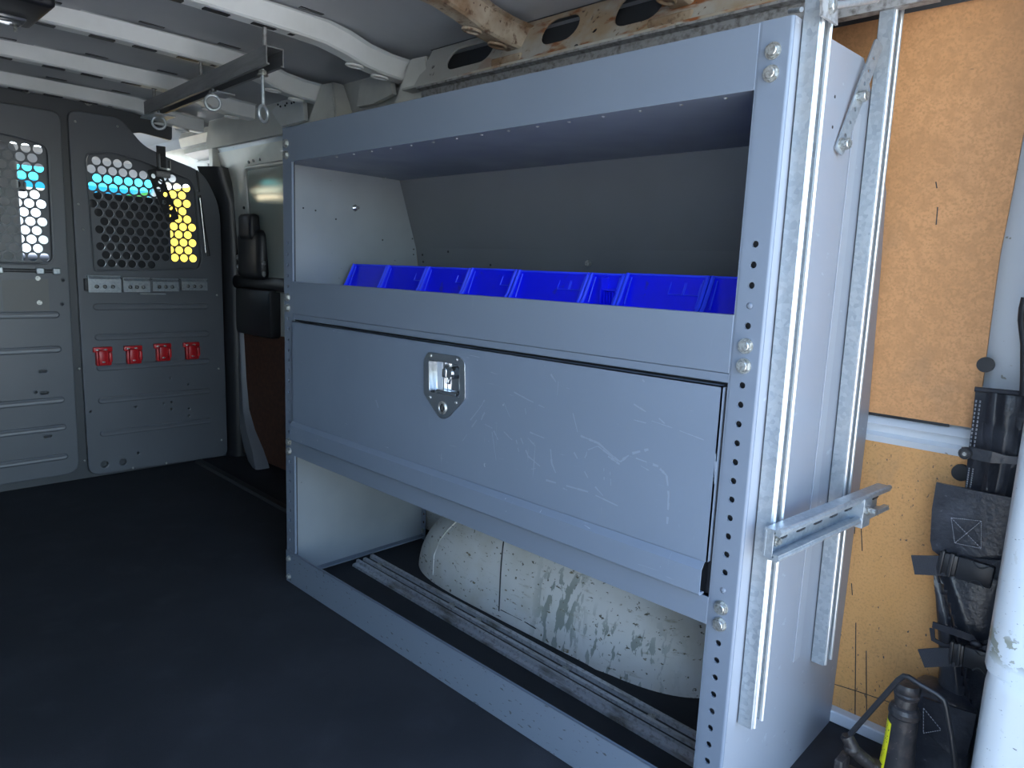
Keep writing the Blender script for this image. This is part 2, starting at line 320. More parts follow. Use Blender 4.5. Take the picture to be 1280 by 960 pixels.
# roof ribs
def rib(x0, m, s=1, lab=None):
    path = [(-1.0, 1.305), (-.93, 1.352), (-.8, 1.372), (-.5, 1.382), (-.25, 1.384), (0, 1.381), (.09, 1.377), (.15, 1.366), (.21, 1.350), (.27, 1.343), (.335, 1.341)]
    prof = [(.026, .050), (.014, .046), (.008, .004), (.002, 0), (-.034, 0), (-.040, .004), (-.050, .046), (-.065, .050)]
    mb = MB()
    mb.strip(prof, [lambda u, w, y=y, z=z, i=i: (x0+u*(1 if y < .05 else 1+.0*i), y, min(z+w*(1 if y<.12 else 1.0), 1.425 if y < .1 else 1.6)) for i, (y, z) in enumerate(path)])
    r = mb.build('roof_rib', m, ceiling, smooth=28, **({'label': lab} if lab else {}))
    mb = MB()
    for k, y in enumerate((-.78, -.66, -.52, -.40, -.27, -.17, -.06, .03)):
        mb.box(x0-.024, x0-.008, y-.028, y+.028, 1.3785+(0 if y < -.5 else .0018), 1.3865, M=None)
        zr = 1.41+.02*(y+.7)/.5 if y < -.2 else 1.43-.003*(y+.2)/.3
        if k % 2: mb.box(x0+.034, x0+.046, y-.03, y+.03, zr-.0012, zr+.003)
    mb.build('rib_slots', M_black, r, kind='stuff')
    mb = MB()
    for y, z in ((.185, 1.352), (.262, 1.341)):
        mb.tube([(x0-.016+.013*math.cos(a), y+.024*math.sin(a), z-.002+(.0 if y < .2 else 0)) for a in [k*math.pi/8 for k in range(16)]], .003, 6, True)
    mb.build('hole_rim', m, r, smooth=60, kind='stuff')
    return r
for x in (-1.25, -.82, -.38, .05): rib(x, M_rib)
rib(.49, M_rust, lab='rusty brown stained roof rib'); rib(.92, M_rust, lab='rusty brown stained roof rib'); rib(1.35, M_rib)

# cant rail with large oval holes, then plain part further forward
def cf(u, v, w): # u along x, v up the slope
    a = math.atan2(.11, .05); return (u, .295+v*math.cos(a)+w*math.sin(a), 1.298+v*math.sin(a)-w*math.cos(a))
H = []
for hx0, hx1, a, b in ((.235, .400, .036, .100), (.548, .655, .038, .108), (.745, .86, .036, .115), (1.0, 1.13, .035, .1), (1.27, 1.4, .035, .1)):
    H.append(rrect(hx0, hx1, a, b, .024 if b < .08 else .034, 6))
H += [circ(.186, .060, .005, 10), circ(.187, .038, .003, 8), rrect(.197, .201, .032, .042, .0018, 3), circ(.428, .014, .003, 8), circ(.70, .078, .004, 8), rrect(.684, .688, .074, .09, .0018, 3), circ(.705, .045, .006, 10), circ(.672, .012, .006, 10), rrect(.664, .667, .088, .10, .0015, 3), circ(.468, .02, .003, 8), circ(.90, .03, .004, 8), circ(.93, .06, .004, 8)]
mb = MB(); mb.plate([(.13, 0), (1.60, 0), (1.60, .14), (.16, .14)], H, .003, cf)
cant = mb.build('trim_2', M_cant, kind='structure', label='rust-stained steel roof side rail pierced with large oval holes')
mb = MB()
for h in H[:5]: mb.tube([cf(u, v, .001) for u, v in h], .0028, 6, True)
mb.build('hole_rim', M_cant, cant, smooth=60)
mb = MB(); mb.box(.13, 1.60, .262, .30, 1.292, 1.2985, .002); mb.build('rail_flange', M_cant, cant)
mb = MB(); mb.strip([(.44, 1.27), (.44, 1.42)], [lambda y, z, x=x: (x, y, z) for x in (-1.3, 1.6)]); mb.build('dark_cavity_backing', M_frame, cant)  # black sheet gives the cavity behind the oval holes its shade
mb = MB(); mb.strip([(.337, 1.4045), (.385, 1.400), (.388, 1.275)], [lambda y, z, x=x: (x, y, z) for x in (.15, 1.6)]); mb.build('cavity_shade_liner', M_frame, cant)  # dark liner added so the rail cavity looks shaded
# spot-welded patches beside the rib ends
mb = MB()
for x in (.435, .86):
    mb.box(x-.02, x+.075, .300, .322, 1.300, 1.330, .004)
    mb.cyl((x+.01, .296, 1.308), (x+.01, .31, 1.312), .008, n=12)
mb.build('weld_patch', M_rust, cant)
mb = MB(); mb.cyl(cf(.672, .012, -.004), cf(.672, .012, .002), .012, n=20); mb.build('boss', M_cant, cant)
mb = MB(); mb.cyl(cf(.672, .012, -.005), cf(.672, .012, .002), .005, n=12); mb.build('boss_hole', M_black, cant)
# plain rail forward of x=.15 with gussets
mb = MB()
def f2(u, v, w): return (u, .365+.02*v/.12+w, 1.285+v)
mb.plate([(-1.3, 0), (.16, 0), (.16, .125), (-1.3, .125)], [circ(-.02, .05, .004, 8), circ(.012, .062, .003, 8), circ(-.09, .075, .004, 8), rrect(-.105, -.10, .06, .085, .002, 3), circ(-.21, .04, .005, 8), circ(-.19, .055, .004, 8), circ(-.165, .05, .003, 8), circ(-.21, .085, .004, 8), circ(-.41, .03, .004, 8), circ(-.43, .05, .004, 8), circ(-.39, .045, .003, 8), circ(-.45, .07, .004, 8)], .003, f2)
mb.build('roof_side_rail', M_cream, cant)
def loft(name, A, B, m, par, lab=None):   # A top quad, B bottom quad
    mb = MB(); a = [mb.bm.verts.new(p) for p in A]; b = [mb.bm.verts.new(p) for p in B]
    mb.bm.faces.new(a); mb.bm.faces.new(b[::-1])
    for i in range(len(a)): mb.bm.faces.new((a[i], b[i], b[(i+1) % len(a)], a[(i+1) % len(a)]))
    bmesh.ops.bevel(mb.bm, geom=list(mb.bm.edges), offset=.004, segments=2, affect='EDGES')
    return mb.build(name, m, par, smooth=40)
for x in (.13, -.31):
    loft('gusset', [(x-.05, .325, 1.392), (x+.01, .33, 1.392), (x+.01, .37, 1.392), (x-.05, .37, 1.392)], [(x-.07, .285, 1.262), (x+.085, .292, 1.262), (x+.085, .37, 1.262), (x-.07, .37, 1.262)], M_cream, cant)
mb = MB(); q = [(-0.684, 0.33, 1.353), (-0.612, 0.33, 1.378), (-0.478, 0.33, 1.372), (-0.469, 0.33, 1.3), (-0.614, 0.33, 1.296)]
mb.prism([(p[0], p[2]) for p in q], lambda u, v: (u, .33, v), lambda u, v: (u, .345, v)); g = mb.build('gusset_plate', M_rib, cant)
mb = MB()
for px in [(-0.634, 0.33, 1.368), (-0.618, 0.33, 1.36), (-0.586, 0.33, 1.359), (-0.575, 0.33, 1.365), (-0.544, 0.33, 1.361), (-0.529, 0.33, 1.362)]: mb.cyl((px[0], .327, px[2]), (px[0], .334, px[2]), .0035, n=8)
mb.build('plate_holes', M_black, g, kind='stuff')
q = [(-0.163, 0.34, 1.374), (-0.024, 0.34, 1.375), (-0.008, 0.34, 1.318), (-0.099, 0.34, 1.304), (-0.179, 0.34, 1.305)]
mb = MB(); mb.prism([(p[0], p[2]) for p in q], lambda u, v: (u, .335, v), lambda u, v: (u, .35, v)); mb.build('gusset_plate', M_cream, cant)
# cream beam above the partition's cut corner
mb = MB(); mb.strip([(.60, 1.395), (.44, 1.405), (.40, 1.395), (.385, 1.36), (.392, 1.325), (.41, 1.318), (.405, 1.30), (.45, 1.285), (.60, 1.28)], [lambda y, z, x=x: (x, y, z) for x in (-1.62, -.72)])
mb.build('roof_beam', M_cream, cant, smooth=30)
# perforated angle strip under the rail, with bolts
mb = MB(); mb.strip([(.262, 1.2925), (.262, 1.288), (.278, 1.286), (.280, 1.252), (.30, 1.252), (.30, 1.2925)], [lambda y, z, x=x: (x, y, z) for x in (.19, 1.34)], closed=True)
ang = thing('angle_strip', 'dirty galvanised angle strip bolted along the roof rail above the grey shelving', 'metal strip', (.9, .28, 1.26))
mb.build('angle', M_galvd, ang, smooth=30)
for x in (.262, .30, .655, .966):
    mb = MB(); hexbolt(mb, (x, .279, 1.262), (0, -1, 0), .0055 if x > .5 else .004, .006); mb.build('bolt', M_zinc if x < .4 or x > .9 else M_dark, ang)

# ------------------------------------------------------------------ partition
part = thing('cargo_partition', 'dark grey steel partition with perforated windows dividing cargo area from cab', 'partition', (PX, -.2, 0))
def fx(x0): return lambda u, v, w: (x0+w, u, v)
LW = rpoly([(-.86, .80), (-.195, .808), (-.19, 1.215), (-.30, 1.235), (-.86, 1.235)], .03)      # left perforated field
RWf = rpoly([(-0.067, 0.787), (0.315, 0.807), (0.329, 0.844), (0.312, 1.125), (0.291, 1.16), (0.125, 1.202), (0.015, 1.222), (-0.067, 1.207), (-0.076, 1.184)], .012, 3)
RW = [(-0.067, 0.787), (0.315, 0.807), (0.329, 0.844), (0.312, 1.125), (0.291, 1.16), (0.125, 1.202), (0.015, 1.222), (-0.067, 1.207), (-0.076, 1.184)]
Lp = rpoly([(-.96, .03), (-.152, .03), (-.146, 1.325), (-.17, 1.335), (-.96, 1.335)], [.02, .05, .03, .02, .02], 5)
Rp = rpoly([(-.122, .012), (.418, .006), (.412, 1.02), (.40, 1.09), (.345, 1.195), (.20, 1.235), (.125, 1.262), (.082, 1.31), (.045, 1.350), (-.10, 1.35), (-.124, 1.335)], [.04, .03, .05, .05, .05, .05, .03, .03, .03, .03, .02], 5)
dots_r = [circ(y, z, r, 12) for (y, z), r in zip([(-0.066, 0.048), (-0.001, 0.046), (0.015, 0.656), (0.095, 0.655), (0.175, 0.658), (0.256, 0.658), (0.189, 0.366), (0.258, 0.334), (0.189, 0.267), (0.158, 0.264), (0.055, 0.262), (0.188, 0.237), (0.258, 0.232), (0.257, 0.202), (0.259, 0.164), (0.179, 0.168), (0.096, 0.166), (0.016, 0.167), (0.056, 0.073), (-0.105, 0.261)], [.0125, .0125]+[.0035]*18)]
slots_l = [rrect(y-.012, y+.012, z-.0035, z+.0035, .003, 3) for y, z in [(-0.249, 0.425), (-0.248, 0.346), (-0.247, 0.185)]]+[circ(y, z, .004, 10) for y, z in [(-0.354, 0.503), (-0.222, 0.505), (-0.275, 0.351), (-0.22, 0.316), (-0.35, 0.106), (-0.219, 0.105), (-0.176, 0.666), (-0.278, 0.714), (-0.169, 0.752)]]
mb = MB(); mb.plate(Rp, [RWf]+dots_r, .018, fx(PX), .004); rp = mb.build('partition_panel', M_part, part, smooth=40)
mb = MB(); mb.plate(Lp, [LW]+slots_l, .018, fx(PX), .004); lp = mb.build('partition_panel', M_part, part, smooth=40)
frame = rpoly([(-1.0, 0), (.43, 0), (.43, 1.0), (.39, 1.10), (.34, 1.17), (.19, 1.21), (.115, 1.245), (.075, 1.30), (.12, 1.312), (.235, 1.30), (.238, 1.388), (0, 1.412), (-1.0, 1.412)], [.01]*13, 2)
mb = MB(); mb.plate(frame, [rpoly([(y*1.0, z) for y, z in LW], .001, 1), RWf], .012, fx(PX-.016)); mb.build('back_frame', M_frame, part)
mb = MB()   # formed lip along the frame's top and gap between the panels
mb.tube([(PX-.006, -1.0, 1.412), (PX-.006, 0, 1.412), (PX-.006, .15, 1.398), (PX-.006, .236, 1.386)], .006, 8)
mb.build('frame_lip', M_frame, part, smooth=60)
def perf(poly, x0, par, off=0, skip=None, field=None):
    pit = .0356; hs = []; rows = int(.5/.0308)
    ys = [p[0] for p in poly]; zs = [p[1] for p in poly]
    def inside(y, z, mrg):
        for k in range(12):
            a = k*math.pi/6; Y, Z = y+mrg*math.cos(a), z+mrg*math.sin(a); c = False; j = len(poly)-1
            for i in range(len(poly)):
                (xi, yi), (xj, yj) = poly[i], poly[j]
                if (yi > Z) != (yj > Z) and Y < (xj-xi)*(Z-yi)/(yj-yi)+xi: c = not c
                j = i
            if not c: return False
        return True
    z = min(zs)+.030; r = 0
    while z < max(zs):
        y = min(ys)+(off if r % 2 else off+pit/2)
        while y < max(ys):
            if inside(y, z, .0185): hs.append(circ(y, z, .0151, 16))
            y += pit
        z += .0308; r += 1
    mb = MB(); grow = [( (min(ys)+max(ys))/2+(y-(min(ys)+max(ys))/2)*1.02, (min(zs)+max(zs))/2+(z-(min(zs)+max(zs))/2)*1.02) for y, z in poly]
    mb.plate(grow, hs, .003, fx(x0)); o = mb.build('perforated_window', M_frame if False else M_part, par)
    return o
perf(LW, PX-.012, part, .020); perf(RWf, PX-.012, part, .022)
mb = MB(); mb.tube([(PX+.008, y, z) for y, z in RWf], .0035, 6, True); mb.tube([(PX+.008, y, z) for y, z in LW], .0035, 6, True); mb.build('window_bead', M_part, part, smooth=60)
def bead(y0, y1, z, par, h=.013, x0=PX+.009):
    mb = MB(); P = []
    sh = rrect(y0, y1, z-h, z+h, h*.98, 6); cy = (y0+y1)/2; hw = (y1-y0)/2
    R = []
    for s_, d in ((0, -.001), (.002, .0035), (.005, .005), (.0085, .0035)):
        R.append([mb.bm.verts.new((x0+d, cy+(y-cy)*(hw-s_)/hw, z+(q-z)*(h-s_)/h)) for y, q in sh])
    n = len(sh)
    for A, B in zip(R, R[1:]):
        for k in range(n): mb.bm.faces.new((A[k], A[(k+1) % n], B[(k+1) % n], B[k]))
    mb.bm.faces.new(R[-1]); return mb.build('pressed_rib', M_part, par, smooth=70)
for z in (.655, .541, .425, .299, .170): bead(-.078, .352, z, part)
for z in (.628, .503, .316, .213, .102): bead(-.84, -.186, z, part)
for (y, z) in [(-0.107, 1.025), (-0.096, 0.936), (-0.134, 0.427), (-0.134, 0.074), (0.387, 0.701), (0.386, 0.39), (0.391, 0.078), (0.033, 0.016), (0.16, 0.014), (-0.102, 1.311), (0.035, 1.318)]:
    mb = MB(); mb.sph((PX+.010, y, z), .0045, (.6, 1, 1), 10); mb.build('screw', M_zinc, part)
for (y, z) in [(-0.244, 1.39), (-0.056, 1.387)]:
    mb = MB(); mb.tube([(PX+.004, y+.011*math.cos(a), z+.011*math.sin(a)) for a in [k*math.pi/8 for k in range(16)]], .003, 6, True); mb.cyl((PX-.012, y, z), (PX+.004, y, z), .006, n=10); mb.build('ringed_rivet', M_zinc, part, smooth=60)
# slide latch on the left panel
lt = thing('slide_bolt', 'galvanised sliding bolt across the left partition panel below its perforated window', 'latch', (PX+.01, -.3, .785))
mb = MB(); mb.box(PX+.010, PX+.020, -.80, -.185, .777, .789, .003); mb.build('bar', M_dark, lt)
for y in (-.60, -.36, -.24, -.19):
    mb = MB(); mb.box(PX+.009, PX+.026, y-.012, y+.012, .772, .794, .003); mb.build('keeper', M_galv if y > -.4 else M_galvd, lt)
pl = thing('latch_plate', 'squarish grey backing plate with bright round heads on the left partition panel', 'plate', (PX+.01, -.3, .70))
q = [(-0.352, 0.749), (-0.216, 0.755), (-0.217, 0.644), (-0.354, 0.643)]
mb = MB(); mb.prism(q, lambda u, v: (PX+.0095, u, v), lambda u, v: (PX+.012, u, v)); mb.build('plate', mat('grey_backing_plate', (.13, .13, .125), .45), pl)
for (y, z) in [(-0.247, 0.757), (-0.247, 0.672)]:
    mb = MB(); mb.cyl((PX+.011, y, z), (PX+.016, y, z), .008, n=16); mb.build('round_head', M_zinc, pl)
# bracket strip of four zinc sections
ts = thing('zinc_rack_strip', 'galvanised rack strip of four punched sections under the right perforated window', 'rack', (PX+.02, .13, .74))
Q = [(-0.096, 0.775), (0.016, 0.775), (0.022, 0.769), (0.119, 0.771), (0.127, 0.768), (0.227, 0.77), (0.236, 0.771), (0.341, 0.77)]
Q2 = [(-0.099, 0.711), (0.013, 0.709), (0.019, 0.712), (0.116, 0.712), (0.125, 0.716), (0.225, 0.716), (0.234, 0.72), (0.34, 0.721)]
for k in range(4):
    a, b, c_, d = Q[2*k], Q[2*k+1], Q2[2*k+1], Q2[2*k]
    mb = MB(); y0, y1 = a[0], b[0]; zt = (a[1]+b[1])/2; zb = (c_[1]+d[1])/2
    hs = [circ(y0+(y1-y0)*t, zb+(zt-zb)*.33, .0075, 14) for t in (.26, .5, .74)]
    mb.plate([(y0+.001, zb), (y1-.001, zb), (y1-.001, zt-.016), (y0+.001, zt-.016)], hs, .003, fx(PX+.030))
    mb.box(PX+.012, PX+.0315, y0+.001, y1-.001, zt-.006, zt-.003); mb.strip([(PX+.030, zt-.016), (PX+.018, zt-.004)], [lambda x, z, y=y: (x, y, z) for y in (y0+.001, y1-.001)])
    mb.box(PX+.010, PX+.031, y0+.001, y0+.004, zb, zt-.01); mb.build('rack_section', M_galv, ts)
    mb = MB()
    for t in (.26, .5, .74): mb.sph((PX+.022, y0+(y1-y0)*t, zb+(zt-zb)*.33), .006, n=10)
    mb.build('punched_tongue', M_zinc, ts, kind='stuff')
mb = MB(); a, b = [(0.081, 0.709), (0.176, 0.713)]; mb.box(PX+.012, PX+.03, a[0], b[0], a[1]-.006, a[1]-.001); mb.build('label_tab', M_galv, ts)
mb = MB(); mb.box(PX+.010, PX+.026, -.105, -.08, .715, .76, .003); mb.build('end_cap', M_dark, ts)
# four red clips
RC = [(-0.055, 0.469), (0.051, 0.469), (0.16, 0.473), (0.273, 0.473)]
names = ['leftmost of the four red plastic hook holders on the partition', 'second from left of the four red plastic hook holders on the partition', 'third from left of the four red plastic hook holders on the partition', 'rightmost of the four red plastic hook holders on the partition']
def red(y, z, label):
    t = thing('hook_holder', label, 'hook', (PX+.01, y, z), 'red hook holders on the partition')
    mb = MB(); x = PX+.009
    mb.box(x, x+.014, y-.033, y+.033, z+.016, z+.036, .004); mb.box(x, x+.022, y-.026, y+.026, z-.034, z+.020, .005); mb.build('body', M_red, t, smooth=40)
    mb = MB(); mb.box(x+.016, x+.036, y-.021, y+.008, z-.030, z+.026, .006); mb.build('clip', M_red, t, smooth=40)
    mb = MB(); mb.box(x+.012, x+.034, y+.014, y+.026, z-.02, z+.018, .004); mb.build('clip', M_red, t, smooth=40)
    for dy, dz in ((-.019, .026), (.008, .026)):
        mb = MB(); mb.sph((x+.016 if dz > 0 else x+.036, y+dy, z+dz), .0055, (.5, 1.3, .7), 10); mb.build('rivet', M_zinc, t)
    mb = MB(); mb.sph((x+.036, y-.006, z-.018), .005, (.5, 1.3, .7), 10); mb.build('rivet', M_zinc, t)
for (y, z), n in zip(RC, names): red(y, z, n)
# folding brace and hanger at the top of the right window
bh = thing('hanger_bracket', 'black and bright steel hanger bracket with slanting perforated brace on the right partition window', 'bracket', (PX+.02, .18, 1.2))
mb = MB(); y0, z0 = [(0.185, 1.218)][0]
mb.box(PX+.009, PX+.014, y0-.018, y0+.016, z0-.035, z0+.052, .001); mb.build('back_plate', M_dark, bh)
mb = MB(); mb.box(PX+.012, PX+.034, y0-.016, y0-.012, z0-.03, z0+.02); mb.box(PX+.012, PX+.034, y0+.022, y0+.026, z0-.035, z0-.0); mb.box(PX+.012, PX+.018, y0-.012, y0+.024, z0-.035, z0-.028); mb.build('hook_cheeks', M_chrome, bh)
mb = MB(); mb.cyl((PX+.03, y0-.03, z0-.055), (PX+.03, y0+.02, z0-.055), .013, n=16); mb.build('roller', M_galvd, bh, smooth=40)
a, b, c_, d = [(0.166, 1.137), (0.207, 1.124), (0.165, 1.011), (0.142, 1.027)]
mb = MB(); u = Vector((PX+.035, a[0]-.008, a[1])); 
pw, phh = .05, .19
Mx = Matrix.Translation((PX+.035, [(0.179, 1.085)][0][0], [(0.179, 1.085)][0][1])) @ Matrix.Rotation(math.radians(20), 4, 'X') @ Matrix.Rotation(math.radians(8), 4, 'Z')
hs = [circ(-.01+.0*k+(.018 if k % 2 else 0), -.075+.025*k, .009, 12) for k in range(7)]
mb.plate(rrect(-.028, .026, -.1, .1, .008, 3), hs, .003, lambda u, v, w: Mx @ Vector((w, u, v))); mb.build('perforated_brace', M_dark, bh)
# grab bar on the right column
mb = MB(); q = [(-1.25, 0.313, 1.191), (-1.25, 0.318, 1.127), (-1.25, 0.334, 1.019), (-1.25, 0.348, 0.861)]
gb = thing('grab_bar', 'slim black and chrome rod on the right edge of the partition', 'bar', (PX+.03, .4, 1.0))
mb.tube([(-1.25, 0.307, 1.194), (-1.25, 0.314, 1.111)], .004, 8); mb.tube([(-1.25, 0.314, 1.099), (-1.25, 0.326, 0.987), (-1.25, 0.345, 0.861)], .007, 8); mb.build('rod', M_black, gb, smooth=60)
mb = MB(); mb.tube([(p[0]+.008, p[1]-.003, p[2]) for p in [(-1.25, 0.316, 1.086), (-1.25, 0.326, 0.971), (-1.25, 0.333, 0.873)]], .0035, 8); mb.build('bright_edge', M_chrome, gb, smooth=60)

# dark column beside the partition, sliding door area
mb = MB(); mb.strip([(PX-.04, .40), (PX+.0, .425), (PX+.03, .44), (PX+.045, .47), (PX+.02, .60)], [lambda x, y, z=z: (x, y-max(0, z-.8)*.04-max(0, z-1.08)*.30, z) for z in (0, .5, .8, 1.0, 1.08, 1.17, 1.22)])
mb.build('trim_3', M_black, kind='structure', smooth=50, label='black pillar trim between partition and side door')
# step edge on the floor
mb = MB(); mb.strip([(.27, .0), (.275, .010), (.30, .010), (.305, .0)], [lambda y, z, x=x: (x, y+(x+1.27)*-.02, z) for x in (-1.27, -.02)]); mb.build('trim_4', M_black, kind='structure', label='low sill edge along the floor by the side door')
# side door inner face: cream with raised glazed window
sdr = bpy.data.objects.new('door_1', None); COL.objects.link(sdr); sdr['kind'] = 'structure'; sdr['label'] = 'cream inner side of the sliding door with a glazed upper part'; WL['door_1'] = Vector((0, 0, 0))
def ysd(z): return .472-max(0, z-.75)*.05-max(0, z-1.15)*.22
mb = MB(); P = []
for k in range(21):
    z = .50+k*(1.280-.50)/20; P.append([(x, ysd(z), z) for x in (-1.36, -1.2, -.9, -.5, -.1)])
mb.grid(P); mb.build('door_skin', M_cream, sdr, smooth=40)
win = rrect(-1.10, -.3, .74, 1.205, .05, 6)
mb = MB(); mb.prism(win, lambda u, v: (u, ysd(v)-.012, v), lambda u, v: (u, ysd(v)+.002, v)); wq = mb.build('quarter_glass', M_dglass, sdr)
mb = MB(); mb.tube([(u, ysd(v)-.012, v) for u, v in win], .009, 8, True); mb.build('glass_frame', M_cream, wq, smooth=60)
mb = MB()
for u, v in ((-1.06, 1.228), (-1.02, 1.230), (-.97, 1.231), (-1.16, 1.06), (-1.15, .98)): mb.cyl((u, ysd(v)-.004, v), (u, ysd(v)+.01, v), .006, n=10)
mb.build('clip_hole', M_black, sdr, kind='stuff')
mb = MB(); mb.box(-1.30, -.75, .445, .50, .73, .79, .02); mb.box(-1.20, -.90, .425, .48, .55, .74, .015); mb.build('door_pocket', M_black, sdr, smooth=40)
lk = thing('seat_reflection', 'black rounded shape with silver ends standing for a seat reflected in the sliding door glass', 'latch', (-1.06, .44, .9))  # solid shape made for the seat's reflection in the door glass
mb = MB(); mb.box(-1.16, -.96, .415, .475, .775, .97, .03, seg=3); mb.build('housing', M_black, lk, smooth=50)
mb = MB(); mb.box(-1.11, -1.00, .40, .45, .93, 1.03, .018, seg=3); mb.build('reflection_head', M_black, lk, smooth=50)
for u, v in ((-1.17, .86), (-1.17, .82), (-.95, .84), (-.95, .80)):
    mb = MB(); mb.sph((u, .43, v), .010, (.6, .8, 1.2), 10); mb.build('silver_end', M_galvd, lk, smooth=60)
mb = MB(); P = []
for z, xa, xb, yy in ((.60, -1.255, -1.22, .46), (.35, -1.245, -1.20, .455), (.22, -1.235, -1.18, .45), (.14, -1.215, -1.13, .44), (.07, -1.16, -1.06, .43), (.02, -1.10, -1.02, .42), (0, -1.06, -1.01, .42)):
    P.append([(xa, yy+.03, z), (xa+.006, yy, z), (xb-.008, yy-.004, z), (xb, yy+.004, z), (xb+.002, yy+.05, z)])
mb.grid(P); mb.build('door_shut_post', mat('shaded_post_paint', (.16, .17, .19), .4), sdr, smooth=50)  # lighter post darkened in colour for the shade by the door
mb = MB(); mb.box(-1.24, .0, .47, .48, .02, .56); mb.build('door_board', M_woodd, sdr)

# ------------------------------------------------------------------ cab seen through the perforations
def soft(mb, x0, x1, y0, y1, z0, z1, b): mb.box(x0, x1, y0, y1, z0, z1, b, seg=4)
for yc, lab in ((.14, 'charcoal passenger seat behind the right perforated window'), (-.60, 'charcoal driver seat behind the left perforated window')):
    t = thing('cab_seat', lab, 'seat', (-1.6, yc, 0))
    mb = MB(); mb.box(-1.62, -1.47, yc-(.15 if yc > 0 else .36), yc+(.15 if yc > 0 else .36), .42, 1.09 if yc > 0 else 1.24, .03, seg=4); mb.build('backrest', M_seat if yc > 0 else M_dgrey, t, smooth=50)
    mb = MB(); mb.box(-2.05, -1.52, yc-.25, yc+.25, .30, .45, .05, seg=4); mb.build('cushion', M_seat, t, smooth=50)
    mb = MB(); mb.box(-1.60, -1.49, yc-.13, yc+.13, 1.13, 1.17 if yc > -.3 else 1.27, .02, seg=3) if yc < -.3 else mb.cyl((-1.55, yc-.1, 1.08), (-1.55, yc-.1, 1.10), .006); mb.build('headrest', M_seat, t, smooth=50)
    mb = MB(); mb.box(-1.95, -1.5, yc-.2, yc+.2, 0, .31); mb.build('seat_base', M_black, t)
cabr = bpy.data.objects.new('wall_front', None); COL.objects.link(cabr); cabr['kind'] = 'structure'; WL['wall_front'] = Vector((0, 0, 0)); cabr['label'] = 'front end of the cab with windscreen and dashboard'
mb = MB(); mb.strip([(-2.32, 1.31), (-2.36, 1.25), (-2.38, 1.25), (-2.36, 1.34)], [lambda x, z, y=y: (x, y, z) for y in (-1, .6)]); mb.box(-2.36, -1.34, -1.0, .60, 1.385, 1.40); mb.build('headliner', M_head, cabr)
mb = MB(); mb.box(-3.0, -2.45, -.98, .60, .3, .84, .05, seg=3); mb.build('dashboard', M_black, cabr, smooth=50)
mb = MB(); mb.box(-3.4, -3.0, -1.0, .62, .1, .80, .05); mb.build('bonnet', M_white, cabr)
mb = MB(); mb.grid([[(-2.95, -.98, .84), (-2.95, .58, .84)], [(-2.50, -.98, 1.16), (-2.50, .58, 1.16)]]); mb.build('windscreen', M_glass, cabr)
mb = MB(); mb.grid([[(-2.50, -.98, 1.16), (-2.50, .58, 1.16)], [(-2.37, -.98, 1.255), (-2.37, .58, 1.255)]]); mb.build('tint_band', M_tint, cabr)
mb = MB(); mb.tube([(-2.95, .60, .84), (-2.36, .58, 1.27), (-1.34, .50, 1.30)], .03, 8); mb.tube([(-2.95, -1.0, .84), (-2.36, -.98, 1.27), (-1.34, -.98, 1.36)], .03, 8); mb.box(-2.3, -1.3, .55, .64, -.2, .80, .02); mb.box(-2.3, -1.3, -1.04, -.98, -.2, .80); mb.build('cab_door', M_cream, cabr)
mb = MB(); mb.box(-1.62, -1.32, .50, .60, .78, 1.30, .02); mb.build('cab_pillar', M_head, cabr)
mb = MB(); mb.box(-2.3, -1.31, .50, .60, 1.215, 1.40, .02); mb.box(-1.36, -1.31, .40, .60, 1.1, 1.32, .01); mb.build('cab_side_header', M_cream, cabr)
mb = MB(); mb.box(-2.43, -2.40, -.22, -.02, 1.13, 1.18, .01); mb.build('rear_view_mirror', M_black, cabr)
# outside
tr = thing('yellow_van', 'yellow vehicle parked outside beyond the cab windows', 'van', (-8, 3.4, -.6))
mb = MB(); mb.box(-9.2, -5.8, 2.2, 4.2, -.30, 1.62, .12, seg=3); mb.build('body', M_ylw, tr, smooth=50)
mb = MB(); mb.box(-7.0, -6.9, 2.17, 2.21, -.2, 1.3); mb.build('door_gap', M_white, tr)
for x in (-8.5, -6.6):
    mb = MB(); mb.cyl((x, 2.18, -.28), (x, 2.42, -.28), .32, n=28); mb.build('wheel', M_black, tr, smooth=40)
bu = thing('pale_building', 'pale rendered building far beyond the windscreen', 'building', (-18, 2, -.6))
mb = MB(); mb.box(-24, -18, -6, 11, -.6, 2.3); mb.build('wall', M_bwhite, bu)
for y in (-4, -1.5, 1, 3.5, 6): 
    mb = MB(); mb.box(-18.02, -17.98, y, y+1.2, .4, 1.6); mb.build('window', M_dglass, bu)
mb = MB(); mb.box(-24.2, -17.8, -6.2, 11.2, 2.3, 2.5); mb.build('parapet', M_bwhite, bu)

